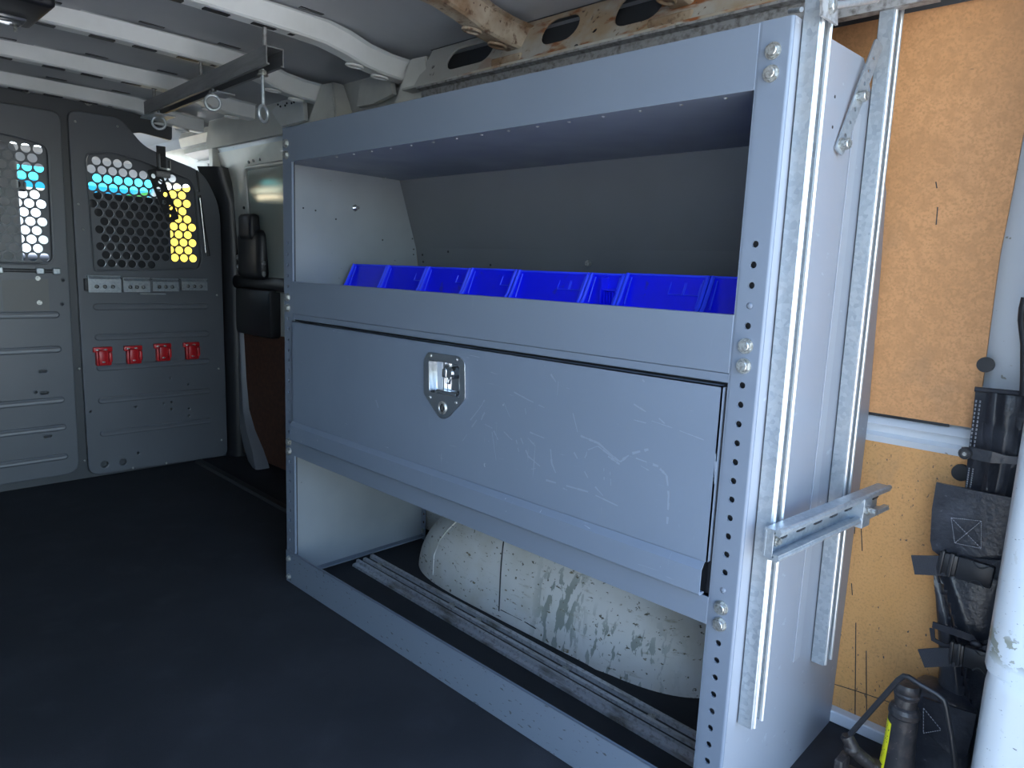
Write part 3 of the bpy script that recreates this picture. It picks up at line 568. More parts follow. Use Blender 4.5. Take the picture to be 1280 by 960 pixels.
# ------------------------------------------------------------------ shelving unit
L_, HH = 1.26, 1.17
U = thing('shelving_unit', 'grey steel van shelving unit with fold-down locker door and open shelves', 'shelving', (.63, .24, 0))
def fy(y0): return lambda u, v, w: (u, y0+w, v)
pitch = .0267
hz = [.8945-k*pitch for k in range(-0, 34)]
bolt_z = (1.132, 1.105, .761, .734, .388, .363)
def post(x0, x1, hx, out):
    zs = [z for z in hz if z > .02 and not any(abs(z-b) < .012 for b in bolt_z)]
    mb = MB(); mb.plate([(x0, 0.0), (x1, 0.0), (x1, HH), (x0, HH)], [circ(hx, z, .0046, 12) for z in zs], .003, fy(.0015))
    s = 1 if out > 0 else -1; xo = x1 if s > 0 else x0
    mb.cyl((xo, .0045, 0), (xo, .0045, HH), .0045, n=12); mb.box(min(xo+s*.0015, xo+s*.0045), max(xo+s*.0015, xo+s*.0045), .004, .032, 0, HH)
    xi = x0 if s > 0 else x1
    mb.box(xi-.0015, xi+.0015, .0, .006, 0, HH)
    p = mb.build('corner_post', M_paint, U, smooth=40)
    mb = MB(); mb.box(x0+.004, x1-.002, .009, .0105, 0, HH-.01); mb.build('dark_hole_backing', M_dark, p)  # black sheet behind the holes stands for the shaded inside of the post
    for b in bolt_z:
        mb = MB(); hexbolt(mb, (hx, 0, b), (0, -1, 0), .0088, .0065); mb.build('bolt', M_zinc, p, smooth=30)
post(1.218, 1.2555, 1.237, 1); post(.0045, .044, .022, -1)
for z in (.8144, .4139):
    mb = MB(); mb.sph((1.237, .001, z), .0044, (1, .6, 1), 10); mb.build('hole_plug', M_paint, U)
# extra bolts at the foot of the left post
for z in (.068, .018):
    mb = MB(); hexbolt(mb, (.02, -.003, z), (0, -1, 0), .0065, .006); mb.build('bolt', M_zinc, U)
side = [(.004, 0), (.004, HH), (.11, 1.172), (.25, 1.178), (.30, 1.138), (.36, 1.078), (.427, 1.005), (.45, .86), (.478, .62), (.480, .5), (.472, 0)]
lside = [(.004, 0), (.004, HH), (.11, 1.172), (.22, 1.175), (.352, 1.10), (.419, .904), (.435, .80), (.46, .5), (.467, 0)]
mb = MB(); mb.prism(side, lambda y, z: (1.2572, y, z), lambda y, z: (1.2602, y, z)); sp_r = mb.build('side_panel', M_rail if False else mat('lit_outer_panel_paint', (.25, .27, .305), .36, layers=[  # the unit's grey paint with light from the rear opening put into the colour
    ('noise', (3, 3, 2), (.22, .24, .275), .35, .7), ('noise', (60, 60, 60), (.08, .08, .09), .70, .73, {'box': [('Z', .08, .18)]}), ('noise', (30, 30, 60), (.45, .5, .56), .66, .74, {'amt': .4})]), U)
mb = MB()
for y, z in ((.155, 1.105), (.158, 1.065), (.35, 1.0)): mb.cyl((1.259, y, z), (1.2608, y, z), .0022, n=8)
mb.build('rivet_hole', M_black, sp_r, kind='stuff')
mb = MB(); mb.box(1.2603, 1.2618, .235, .262, .22, 1.10, .0005); mb.build('raised_seam', mat('seam_paint', (.28, .30, .335), .36), sp_r)
mb = MB(); mb.prism(lside, lambda y, z: (.0, y, z), lambda y, z: (.003, y, z)); sp_l = mb.build('side_panel', M_inpan, U)
mb = MB(); mb.box(.003, .022, .03, .462, .012, .0145); mb.build('base_flange', M_paint, U)
mb = MB(); mb.plate([(.003, .0), (.022, .0), (.022, .36), (.003, .36)], [circ(.0125, .03+.0267*k, .0045, 10) for k in range(12)], .002, fy(.462)); mb.build('hole_post', M_paint, U)
mb = MB(); mb.cyl((.0125, .46, .03), (.0125, .455, .03), .008, n=6); mb.build('bolt', M_zinc, U)
mb = MB()   # bolt end, screws poking through the left panel
mb.cyl((.003, .207, .999), (.022, .207, .999), .004, n=10); mb.cyl((.003, .207, .999), (.008, .207, .999), .009, n=6)
mb.build('screw', M_chrome, sp_l)
mb = MB()
for y, z in ((.30, 1.09),): mb.cyl((.003, y, z), (.012, y, z), .004, n=8)
mb.build('screw', M_zinc, sp_l)
mb = MB()
for y, z in ((.055, .985), (.09, .982), (.15, .965), (.30, .92), (.405, .93), (.41, .90), (.41, .885)): mb.cyl((.003, y, z), (.0038, y, z), .0022, n=8)
mb.build('panel_hole', M_black, sp_l, kind='stuff')
# back panel
bp = [(.462, .36), (.437, .80), (.419, .904), (.352, 1.10)]
mb = MB(); mb.strip(bp, [lambda y, z, x=x: (x, y, z) for x in (.003, 1.257)]); mb.build('back_panel', mat('shaded_back_panel_paint', (.15, .162, .175), .34, layers=[('noise', 3, (.13, .14, .15), .4, .7)]), U)  # the unit's grey paint, with the shade inside the shelf put into its colour
def yback(z):
    for (ya, a), (yb, b) in zip(bp, bp[1:]):
        if z <= b: return ya+(yb-ya)*(z-a)/(b-a)
mb = MB(); z = .873; mb.cyl((.64, yback(z)-.001, z), (.64, yback(z)-.010, z), .007, n=6); mb.build('bolt', M_zinc, U)
mb = MB()
for x, z in ((.145, .895), (.31, .862), (.03, .885), (.03, .865)): mb.cyl((x, yback(z)-.001, z), (x, yback(z)+.003, z), .0035, n=8)
mb.build('back_holes', M_black, U, kind='stuff')
# header and top shelf
mb = MB(); mb.box(.0455, 1.2165, -.001, .0012, 1.088, 1.169, .0006); mb.box(.0455, 1.2165, 0, .02, 1.1675, 1.169); hd = mb.build('header_rail', M_paint, U)
mb = MB(); mb.box(.004, 1.256, .001, .36, 1.0885, 1.0905); ts_ = mb.build('shelf', M_paint, U)
mb = MB()
for k in range(17): mb.sph((.08+k*.068, .018, 1.0883), .0032, (1, 1, .6), 8)
mb.build('shelf_rivets', M_zinc, ts_, kind='stuff')
# middle shelf and lip
mb = MB(); mb.box(.0455, 1.2165, -.001, .0015, .7215, .801, .0008); mb.box(.0455, 1.2165, 0, .012, .7995, .801); mb.build('shelf_lip', M_paint, U)
mb = MB(); mb.box(.0455, 1.2165, .0005, .003, .708, .7205, .0006); mb.build('lip_return', M_paint, U)
mb = MB(); mb.box(.004, 1.256, .003, .44, .7205, .7225); mb.build('shelf', M_paint, U)
# locker carcass
mb = MB(); mb.box(.0455, 1.2165, .012, .014, .395, .712); mb.build('locker_inner_front', M_black, U)
mb = MB(); mb.box(.004, 1.256, .002, .455, .362, .3645); mb.build('locker_base', M_paint, U)
mb = MB(); mb.box(.0455, 1.2165, -.001, .0015, .355, .3965, .0008); mb.box(.0455, 1.2165, .0, .02, .355, .3565); mb.build('locker_rail', M_rail if False else M_paint, U)
mb = MB(); mb.box(.003, 1.2585, -.003, -.0005, .001, .088, .0008); mb.box(.003, 1.2585, -.003, .003, .0865, .088); mb.build('base_rail', M_rail, U)
# fold-down door
dx0, dx1 = .048, 1.212
lo = [(0.585, 0.683), (0.609, 0.684), (0.677, 0.685), (0.694, 0.676), (0.698, 0.605), (0.653, 0.563), (0.638, 0.557), (0.623, 0.558), (0.575, 0.599), (0.573, 0.667)]
lo = rpoly(lo, .006, 3)
rec = rpoly([(0.589, 0.668), (0.678, 0.668), (0.682, 0.606), (0.593, 0.605)], .005, 3)
fd = lambda u, v, w: (u, -.0045+w, v)
mb = MB(); mb.plate([(dx0, .449), (dx1, .449), (dx1, .7035), (dx0, .7035)], [rec], .002, fd)
mb.strip([(-.0055, .4495), (-.0055, .4485), (-.0135, .438), (-.0140, .402), (-.012, .399), (.0, .399), (.0, .402), (-.0115, .404), (-.0115, .437), (-.0035, .4495)], [lambda y, z, x=x: (x, y, z) for x in (dx0, dx1-.004)], closed=True)
mb.box(dx0, dx0+.002, -.0055, .01, .449, .7035); mb.box(dx1-.002, dx1, -.0055, .010, .449, .7035); mb.box(dx0, dx1, -.0055, .01, .7015, .7035)
door = mb.build('locker_door', M_door, U)
mb = MB()
for P_ in [[(0.789, 0.626), (0.822, 0.58)], [(0.788, 0.646), (0.855, 0.629), (0.906, 0.619)], [(0.849, 0.613), (0.855, 0.593)], [(0.751, 0.567), (0.77, 0.563)], [(0.775, 0.559), (0.786, 0.544)], [(0.8, 0.562), (0.821, 0.551)], [(0.831, 0.553), (0.842, 0.526)], [(0.835, 0.568), (0.861, 0.53), (0.89, 0.518)], [(0.859, 0.562), (0.876, 0.551)], [(0.904, 0.68), (0.927, 0.657)], [(0.923, 0.693), (0.918, 0.601)], [(0.95, 0.637), (0.973, 0.578)], [(0.962, 0.558), (0.993, 0.522), (1.025, 0.5)], [(0.974, 0.588), (1.009, 0.583), (1.053, 0.562), (1.074, 0.58), (1.102, 0.592)], [(1.009, 0.578), (1.049, 0.562)], [(0.985, 0.553), (0.99, 0.568), (1.009, 0.578)], [(1.073, 0.632), (1.095, 0.631)], [(1.105, 0.636), (1.139, 0.632), (1.191, 0.624)], [(1.071, 0.656), (1.093, 0.648)], [(1.082, 0.574), (1.121, 0.57), (1.137, 0.559), (1.143, 0.53), (1.143, 0.487)], [(1.091, 0.564), (1.111, 0.559)], [(0.905, 0.497), (0.995, 0.499), (1.055, 0.491)], [(1.024, 0.545), (1.025, 0.526)], [(1.036, 0.542), (1.039, 0.52)], [(0.91, 0.561), (0.916, 0.528), (0.936, 0.501)], [(1.211, 0.608), (1.213, 0.565)], [(0.943, 0.492), (0.952, 0.491)], [(0.86, 0.505), (0.901, 0.519)], [(0.77, 0.556), (0.783, 0.506)], [(0.752, 0.594), (0.74, 0.573)], [(1.083, 0.695), (1.092, 0.69)], [(1.111, 0.645), (1.132, 0.633)], [(0.863, 0.573), (0.896, 0.569)], [(1.03, 0.566), (1.053, 0.558)], [(0.686, 0.54), (0.736, 0.595), (0.748, 0.612)], [(0.678, 0.507), (0.729, 0.571)], [(0.409, 0.559), (0.428, 0.527)]]:
    n_ = len(P_); w0_ = .0007+.0012*random.random()
    for i_, ((x0_, z0_), (x1_, z1_)) in enumerate(zip(P_, P_[1:])):
        d_ = Vector((x1_-x0_, z1_-z0_)).normalized(); n2_ = Vector((-d_.y, d_.x))
        for j_ in range(4):
            if random.random() < .22: continue
            t0, t1 = j_/4, (j_+1)/4; w_ = w0_*random.uniform(.5, 1.3); jx = random.uniform(-.0006, .0006)
            A = Vector((x0_, z0_)).lerp(Vector((x1_, z1_)), t0); B = Vector((x0_, z0_)).lerp(Vector((x1_, z1_)), t1)
            mb.bm.faces.new([mb.bm.verts.new((q.x+jx, -.00565, q.y)) for q in (A+n2_*w_, B+n2_*w_*.7, B-n2_*w_*.7, A-n2_*w_)])
mb.build('scuff_marks', mat('scuffed_paint', (.205, .245, .305), .45), door, kind='stuff')
# latch
mb = MB(); mb.plate(lo, [rec], .003, lambda u, v, w: (u, -.0072+w, v), .0008); mb.build('latch_plate', M_chrome, door, smooth=40)
mb = MB()
n = len(rec); A = [mb.bm.verts.new((u, -.007, v)) for u, v in rec]; cx = sum(p[0] for p in rec)/n; cz = sum(p[1] for p in rec)/n
B = [mb.bm.verts.new((cx+(u-cx)*.93, .010, cz+(v-cz)*.93)) for u, v in rec]
for k in range(n): mb.bm.faces.new((A[k], A[(k+1) % n], B[(k+1) % n], B[k]))
mb.bm.faces.new(B); mb.build('latch_recess', M_chrome, door, smooth=30)
kx, kz = [(0.649, 0.649)][0]
mb = MB(); mb.box(cx-.012, cx-.009, .001, .009, cz-.03, cz+.035); mb.build('recess_step', M_chrome, door)
mb = MB(); mb.cyl((kx, .008, kz), (kx, -.006, kz), .0125, n=24); mb.box(kx-.017, kx-.004, -.012, -.002, kz-.010, kz+.008, .003); mb.cyl((kx, -.005, kz), (kx, -.010, kz), .009, n=20); mb.build('latch_knob', M_chrome, door, smooth=35)
mb = MB(); mb.tube([(kx-.008, -.006, kz-.006), (kx-.006, -.007, kz-.02), (kx+.002, -.007, kz-.02), (kx+.004, -.006, kz-.006)], .0022, 8); mb.build('latch_loop', M_chrome, door, smooth=60)
mb = MB(); z0 = [(0.635, 0.608)][0][1]; mb.box(cx-.03, cx+.03, -.004, .006, z0-.003, z0+.004, .002); mb.build('latch_paddle', M_chrome, door)
kx, kz = [(0.634, 0.579)][0]
mb = MB(); mb.tube([(kx+.0095*math.cos(a), -.0095, kz+.0105*math.sin(a)) for a in [k*math.pi/12 for k in range(24)]], .0028, 8, True); mb.build('lock_ring', M_zinc, door, smooth=60)
mb = MB(); mb.cyl((kx, -.0085, kz), (kx, -.0095, kz), .008, n=20); mb.build('key_cylinder', M_black, door)
mb = MB(); mb.box(kx-.001, kx+.001, -.0105, -.009, kz-.005, kz+.005); mb.build('key_slot', M_zinc, door)
for (u, v) in [(0.595, 0.677), (0.672, 0.678), (0.596, 0.594), (0.673, 0.595)]:
    mb = MB(); mb.sph((u, -.009, v), .0032, (1, .6, 1), 10); mb.build('latch_rivet', M_zinc, door, smooth=60)
# black strip puts shade into the gap at the door's right edge
mb = MB(); mb.box(1.2095, 1.2165, .004, .010, .40, .70); mb.build('door_gap_shade', M_black, U)

# ------------------------------------------------------------------ blue bins
def bin_(x0, x1, zt, yb, label, rev=False, slots=1, grp='blue bins on the middle shelf'):
    t = thing('storage_bin', label, 'bin', ((x0+x1)/2, yb-.08, .7225), grp)
    th = .003; zb = .7235; f = yb-.145
    mb = MB(); w = x1-x0; i = .010
    # back wall, leaning a little backwards towards its rim
    mb.prism([(x0+i*.4, zb), (x1-i*.4, zb), (x1-.001, zt), (x0+.001, zt)], lambda u, v: (u, yb-.042+(v-zb)*.30, v), lambda u, v: (u, yb-.039+(v-zb)*.30, v))
    for s, xa in ((1, x0), (-1, x1)):
        pr = [(yb-.040, zb), (yb-.001, zt), (yb-.013, zt-.001), (yb-.033, zt-.05), (yb-.046, zt-.066), (f, zb+.035), (f+.01, zb)]
        mb.prism(pr, lambda y, z: (xa+s*.0005, y, z), lambda y, z: (xa+s*(.0005+th), y, z))
    mb.box(x0+.004, x1-.004, f+.008, yb-.058, zb, zb+.003); mb.box(x0+.004, x1-.004, f+.006, f+.010, zb, zb+.033)
    mb.build('tub', M_blue, t)
    mb = MB(); mb.box(x0+.0005, x1-.0005, yb-.006, yb+.006, zt-.004, zt, .0015)
    for s, xa in ((1, x0), (-1, x1)):
        mb.tube([(xa+s*.003, yb-.010, zt-.001), (xa+s*.003, yb-.034, zt-.05), (xa+s*.003, yb-.047, zt-.067), (xa+s*.003, f, zb+.036)], .0035, 6)
        mb.tube([(xa+s*.011, yb-.010, zt-.008), (xa+s*.012, yb-.030, zt-.055)], .0012, 6)
    mb.build('rim', M_blue2, t, smooth=50)
    mb = MB()
    for k in range(slots):
        c = x1-.030-k*.030; y = yb-.012
        hw = .0135
        mb.tube([(c-hw, yb-.0035, zt-.008), (c-hw, yb-.0160, zt-.034), (c+hw, yb-.0160, zt-.034), (c+hw, yb-.0035, zt-.008)], .0012, 6)
    if slots: mb.build('card_slot', M_blue2, t, smooth=50)
    if rev:
        mb = MB(); m_ = (x0+x1)/2
        mb.box(m_-.002, m_+.002, yb-.030, yb-.008, zt-.07, zt-.008); mb.box(m_, x1-.004, yb-.026, yb-.012, zt-.032, zt-.029)
        for k in range(5): mb.box(m_+.006+k*.006, m_+.008+k*.006, yb-.028, yb-.018, zt-.07, zt-.034)
        mb.build('hanger_ribs', M_blue, t)
bl = [(.041, .194, .851, 0, 'leftmost blue plastic bin on the middle shelf'), (.197, .350, .851, 1, 'second blue plastic bin from the left, one card slot'),
      (.353, .500, .851, 1, 'third blue plastic bin from the left on the shelf'), (.503, .642, .852, 1, 'fourth blue plastic bin from the left, left of the wide one'),
      (.646, .831, .851, 2, 'wide blue plastic bin with double card slot, near the middle of the row'), (.834, .912, .851, 0, 'narrow blue plastic bin with upright ribs between two wide ones'),
      (.915, 1.080, .853, 2, 'wide blue plastic bin with double card slot, second from the right post'), (1.083, 1.213, .853, 1, 'rightmost blue plastic bin beside the drilled corner post')]
for k, (a, b, zt, sl, lab) in enumerate(bl): bin_(a, b, zt, .19, lab, rev=(k == 5), slots=sl)

# ------------------------------------------------------------------ wheel housing and floor track
mb = MB(); NU, NV = 64, 26; P = []
XC, A_, B_ = .59, .505, .27
def arch(u, v):
    t = v*math.pi/2; r = max(0, math.cos(t))**.42; d = math.sin(t)**.75
    ca, sa = math.cos(u), math.sin(u)
    x = XC-A_*r*math.copysign(abs(ca)**1.0, ca); z = B_*r*abs(sa)**.95; y = .52-.245*d+.02*(z/.27)
    for xs in (.665, .70, .835):    # pressed seams
        y -= .004*math.exp(-((x-xs)/.006)**2)
    return (x, y, z)
for i in range(NU+1):
    P.append([arch(math.pi*i/NU, j/NV) for j in range(NV+1)])
mb.grid(P); bmesh.ops.remove_doubles(mb.bm, verts=mb.bm.verts, dist=.0005)
wa = mb.build('wheel_housing', M_arch, wall_r, smooth=60, label='scraped dirty white wheel housing bulging behind the bottom rail')
def ysurf(x, z):   # front surface depth by search
    best = None
    for j in range(80):
        for uu in range(1, 60):
            p = arch(math.pi*uu/60, j/80)
            d = (p[0]-x)**2+(p[2]-z)**2
            if best is None or d < best[0]: best = (d, p[1])
    return best[1]
mb = MB(); mb.tube([(x_, ysurf(x_, z)-.001, z) for x_, z in ((.535, .02), (.533, .06), (.530, .10), (.525, .14), (.515, .18), (.50, .21))], .0018, 6)
mb.tube([(x_, ysurf(x_, .025)-.001, .025) for x_ in (.54, .58, .62, .66)], .0012, 6)
mb.build('sealant_seam', M_dark, wa, smooth=60)
mb = MB(); mb.tube([(x_, ysurf(x_, z)-.001, z) for x_, z in ((.27, .02), (.26, .07), (.265, .11), (.29, .15), (.32, .19))], .002, 6); mb.build('sealant_bead', M_arch, wa, smooth=60)
tk = thing('cargo_track', 'worn aluminium cargo track on the mat in front of the wheel housing', 'track', (.6, .22, 0))
mb = MB(); w0, w1 = Vector((.0, .222)), Vector((1.25, .190)); dr = (w1-w0).normalized(); pn = Vector((-dr.y, dr.x))
pf = [(-.040, 0), (-.038, .006), (-.027, .007), (-.026, .015), (-.019, .016), (-.018, .008), (-.004, .008), (-.003, .014), (.006, .014), (.007, .008), (.020, .008), (.021, .017), (.030, .018), (.031, .007), (.040, .006), (.041, 0)]
mb.strip(pf, [lambda u, z, c=c: (c.x+pn.x*u, c.y+pn.y*u, z) for c in (w0+dr*.04, w1-dr*.02)], closed=True)
mb.build('track_profile', M_track, tk, smooth=30)
mb = MB(); mb.strip([(-.017, .0083), (-.005, .0083)], [lambda u, z, c=c: (c.x+pn.x*u, c.y+pn.y*u, z) for c in (w0+dr*.04, w1-dr*.02)]); mb.strip([(.008, .0083), (.019, .0083)], [lambda u, z, c=c: (c.x+pn.x*u, c.y+pn.y*u, z) for c in (w0+dr*.04, w1-dr*.02)]); mb.build('groove_shade', M_dark, tk, kind='stuff')  # groove shade put in as dark strips
for s_ in (.10, .42, .52, .80, 1.02):
    c = w0+dr*s_; mb = MB(); mb.cyl((c.x, c.y+.012, .007), (c.x, c.y+.012, .013), .009, n=6); mb.build('track_bolt', M_zinc, tk)

# ------------------------------------------------------------------ strut channels on the unit's end
def strutprof(w=.041, d=.022, t=.0025, lip=.008, r=.003):   # (y, x) opening faces +x
    return [(0, 0), (w, 0), (w, d), (w-.009, d), (w-.009, d-lip), (w-.009+t, d-lip), (w-.009+t, d-t), (w-t, d-t), (w-t, t), (t, t), (t, d-t), (.009-t, d-t), (.009-t, d-lip), (.009, d-lip), (.009, d), (0, d)]
def strut(name, lab, pa, pb, cat='channel', fm=None):
    t = thing(name, lab, cat, pa); mb = MB(); pf = strutprof()
    a, b = Vector(pa), Vector(pb); mb.strip(pf, [lambda y, x, c=c: (c.x+x, c.y+y, c.z) for c in (a, b)], closed=True)
    es = [e for e in mb.bm.edges if abs((e.verts[0].co-e.verts[1].co).normalized().dot((b-a).normalized())) > .99]
    bmesh.ops.bevel(mb.bm, geom=es, offset=.0010, segments=1, affect='EDGES')
    mb.build('channel', M_galv, t, smooth=40)
    for u_ in (.0075, .0335):
        mb = MB(); mb.tube([a+Vector((.0215, u_, 0)), b+Vector((.0215, u_, 0))], .0032, 10); mb.build('rolled_lip', M_lip, t, smooth=60)
    return t
s1 = strut('strut_channel', 'front galvanised strut channel standing upright on the grey end panel', (1.262, .034, .205), (1.262, .018, 1.34))
s2 = strut('strut_channel', 'rear galvanised strut channel standing upright on the grey end panel, nearer the hardboard', (1.262, .318, .19), (1.262, .285, 1.34))
# cross bracket
q0 = [(1.295, -0.014, 0.532), (1.295, 0.001, 0.486)]; 
cb = thing('cross_channel', 'short galvanised slotted channel bolted across the two upright strut channels', 'channel', (1.31, .2, .5))
a = Vector((1.286, .004, .500)); b = Vector((1.312, .395, .492)); d = (b-a).normalized(); nx = Vector((d.y, -d.x, 0)).normalized(); ux = Vector((0, 0, 1)); 
pf = [(-.021, 0), (.021, 0), (.021, .022), (.013, .022), (.013, .014), (.0155, .014), (.0155, .0195), (.0185, .0195), (.0185, .0025), (-.0185, .0025), (-.0185, .0195), (-.0155, .0195), (-.0155, .014), (-.013, .014), (-.013, .022), (-.021, .022)]
mb = MB(); mb.strip(pf, [lambda u, w, c=c: tuple(c+ux*u+nx*w) for c in (a, b)], closed=True)

for u_ in (-.0185, .0185): mb.tube([a+ux*u_+nx*.0195, b+ux*u_+nx*.0195], .0042, 10)
mb.build('channel', M_galv, cb, smooth=40)
mb = MB()
for k in range(7):
    c = a+d*(.045+k*.055)+nx*.0028; 
    mb.tube([c-d*.009+ux*0, c+d*.009], .0045, 8)
mb.build('slot', M_dark, cb, kind='stuff')
for s_ in (.020, .285):
    c = a+d*s_; mb = MB(); mb.cyl(c+nx*.001, c+nx*(.010 if s_ < .1 else .03), .0085, n=6); mb.cyl(c, c+nx*(.014 if s_ < .1 else .040), .005, n=10); mb.build('bolt', M_zinc, cb, smooth=30)
c = a+d*.285; mb = MB(); Rm = Matrix((d, nx, ux)).transposed().to_4x4(); Rm.translation = c
mb.box(-.011, .020, .0225, .0250, -.030, .018, .001, M=Rm); mb.box(-.011, -.0085, -.0, .025, -.030, .018, .0008, M=Rm); mb.build('clamp_plate', M_galv, cb)
c = a+d*.002; Rm = Matrix((d, nx, ux)).transposed().to_4x4(); Rm.translation = c; mb = MB(); mb.box(-.001, .001, .0, .013, -.023, .019, .0005, M=Rm); mb.build('end_lug', M_galv, cb)
# perforated strap and top plate
st = thing('perforated_strap', 'narrow perforated steel strap bolted diagonally from end panel up to rear strut', 'strap', (1.265, .2, 1.1))
P0 = Vector((1.266, .180, 1.040)); P1 = Vector((1.275, .262, 1.200)); d = (P1-P0).normalized(); sdv = Vector((.25, .75, -.42)); sdv = (sdv-d*sdv.dot(d)).normalized(); nn = d.cross(sdv)
LL = (P1-P0).length
mb = MB(); mb.plate(rrect(-.008, LL, -.010, .010, .004, 3), [circ(.02+k*.022, 0, .003, 8) for k in range(int(LL/.022)-1)], .0025, lambda u, v, w: tuple(P0+d*u+sdv*v+nn*w)); mb.build('strap', M_galv, st)
for s_ in (.005, .085):
    c = P0+d*s_; mb = MB(); hexbolt(mb, c, (1, -.25, 0), .008, .012); mb.build('bolt', M_zinc, st, smooth=30)
tp = thing('joining_plate', 'flat steel plate with threaded rod at the top of the front strut channel', 'plate', (1.29, .06, 1.2))
q = [(1.287, -0.003, 1.185), (1.287, 0.043, 1.196), (1.287, 0.053, 1.165), (1.287, 0.003, 1.163)]
mb = MB(); mb.prism([(p[1], p[2]) for p in q], lambda y, z: (1.2895, y, z), lambda y, z: (1.293, y, z)); mb.build('plate', M_galvd, tp)
mb = MB(); c = [(1.29, 0.024, 1.179)][0]; hexbolt(mb, c, (1, 0, 0), .009, .008); mb.build('bolt', M_zinc, tp, smooth=30)
mb = MB(); mb.cyl([(1.29, 0.038, 1.184)][0], [(1.291, 0.186, 1.233)][0], .0045, n=12); mb.build('threaded_rod', M_galv, tp, smooth=40)
mb = MB(); mb.cyl([(1.24, 0.029, 1.186)][0], [(1.262, 0.014, 1.179)][0], .003, n=8); mb.build('pin', M_galv, s1)

# ------------------------------------------------------------------ overhead bar with eye bolts
bar = thing('overhead_bar', 'long dull steel channel hanging lengthwise under the roof ribs', 'bar', (-.36, -.02, 1.32))
a, b = Vector((.085, -.060, 1.287)), Vector((-.88, .012, 1.304)); d = (b-a).normalized(); sx = Vector((-d.y, d.x, 0)) 
pf = [(-.021, 0), (-.021, .04), (.021, .04), (.021, 0), (.013, 0), (.013, .003), (.018, .003), (.018, .037), (-.018, .037), (-.018, .003), (-.013, .003), (-.013, 0)]
mb = MB(); mb.strip(pf, [lambda u, w, c=c: tuple(c+sx*u+Vector((0, 0, w))) for c in (a, b)], closed=True); mb.build('channel', mat('dull_grey_steel', (.22, .225, .23), .42, .5, layers=[('noise', (6, 60, 60), (.15, .155, .16), .4, .7)]), bar, smooth=30)
for x_ in (.03, -.40, -.84):
    t_ = (a.x-x_)/(a.x-b.x); c = a+(b-a)*t_; mb = MB(); mb.cyl(c+Vector((0, 0, .035)), c+Vector((0, 0, .10)), .005, n=8); mb.build('hanger_stud', M_galvd, bar)
def eye(c, top, lab, ax=0, big=.019):
    t = thing('eye_bolt', lab, 'eye bolt', c, 'eye bolts under the overhead bar'); c = Vector(c)
    u = Vector((math.cos(ax), math.sin(ax), 0)); mb = MB()
    mb.tube([c+u*big*math.cos(k*math.pi/12)+Vector((0, 0, 1))*big*math.sin(k*math.pi/12) for k in range(24)], .0042, 8, True); mb.build('ring', M_galv, t, smooth=60)
    mb = MB(); mb.cyl(c+Vector((0, 0, big)), (c.x, c.y, top), .004, n=10); mb.build('shank', M_galv, t, smooth=40)
    mb = MB(); zt = 1.287+.016*(.085-c.x)/.965; mb.cyl((c.x, c.y, zt-.008), (c.x, c.y, zt), .010, n=6); mb.cyl((c.x, c.y, zt-.011), (c.x, c.y, zt-.008), .013, n=16); mb.build('nut', M_zinc, t, smooth=30)
yb_ = lambda x: a.y+(b.y-a.y)*(a.x-x)/(a.x-b.x)
eye((-.80, yb_(-.8), 1.272), 1.31, 'farthest eye bolt, with the ring by the partition end of the overhead bar', 1.2, .019)
eye((-.315, yb_(-.315), 1.264), 1.30, 'middle eye bolt under the overhead bar, with a short shank', 1.25, .019)
eye((.015, yb_(.015), 1.192), 1.292, 'nearest eye bolt, on a long shank below the open end of the overhead bar', 2.1, .018)
mb = MB(); q = yb_(-.33); mb.box(-.33, -.27, q-.010, q+.04, 1.284, 1.288); mb.build('slot_washer', M_galv, bar)
mb = MB(); q = yb_(-.8); mb.box(-.86, -.74, q-.035, q+.03, 1.287, 1.292); mb.build('slot_washer', M_galv, bar)

# dome lamp
dl = thing('roof_lamp', 'black ribbed roof lamp housing with a clear lens at the top left corner', 'lamp', (-.2, -.5, 1.36))
mb = MB(); mb.box(-.36, -.14, -.70, -.43, 1.352, 1.40, .012, seg=3); 
for k in range(6): mb.box(-.15+.0*k, -.135, -.68+k*.042, -.665+k*.042, 1.36, 1.395, .003)
mb.box(-.38, -.12, -.72, -.44, 1.385, 1.398, .004); mb.build('housing', M_black, dl, smooth=40)
mb = MB(); mb.box(-.335, -.27, -.56, -.455, 1.345, 1.356, .006, seg=2); mb.build('lens', mat('lamp_lens', (.10, .11, .12), .12, coat=1), dl, smooth=40)
mb = MB(); mb.box(-.325, -.315, -.53, -.48, 1.343, 1.346); mb.build('lens_strip', M_chrome, dl)
mb = MB(); mb.cyl((-.348, -.462, 1.354), (-.348, -.462, 1.338), .004, n=8); mb.build('lamp_screw', M_zinc, dl)

# ------------------------------------------------------------------ strapped tool pouch on the side wall
def soft_panel(mb, rows, y0, bulge, th=.012, nseg=14, fold=None):
    """rows: (z, xl, xr) from top to bottom -> padded sheet bulging towards -y"""
    P = []
    R = []
    for (a, b) in zip(rows, rows[1:]):
        k = max(2, int(abs(a[0]-b[0])/.008))
        R += [tuple(a[i]+(b[i]-a[i])*t/k for i in range(3)) for t in range(k)]
    R.append(rows[-1]); n = len(R)
    for i, (z, xl, xr) in enumerate(R):
        row = [(xl+.002, y0+th, z)]
        e = math.sin(math.pi*min(1, max(0, (i+.6)/(n+.2))))**.35
        for k in range(nseg+1):
            t = k/nseg; x = xl+(xr-xl)*t; bb = bulge*math.sin(math.pi*(t*.96+.02))**.55*e
            f = fold(t, i/(n-1)) if fold else 0
            row.append((x, y0-bb-f, z+(0)))
        row.append((xr-.002, y0+th, z)); P.append(row)
    mb.grid(P)
    mb.bm.faces.new([v for v in mb.bm.verts[:nseg+3]]) if False else None
    return mb
pc = thing('tool_pouch', 'worn black vinyl tool pouch with buckled straps hanging on the hardboard', 'pouch', (1.44, .45, .35))
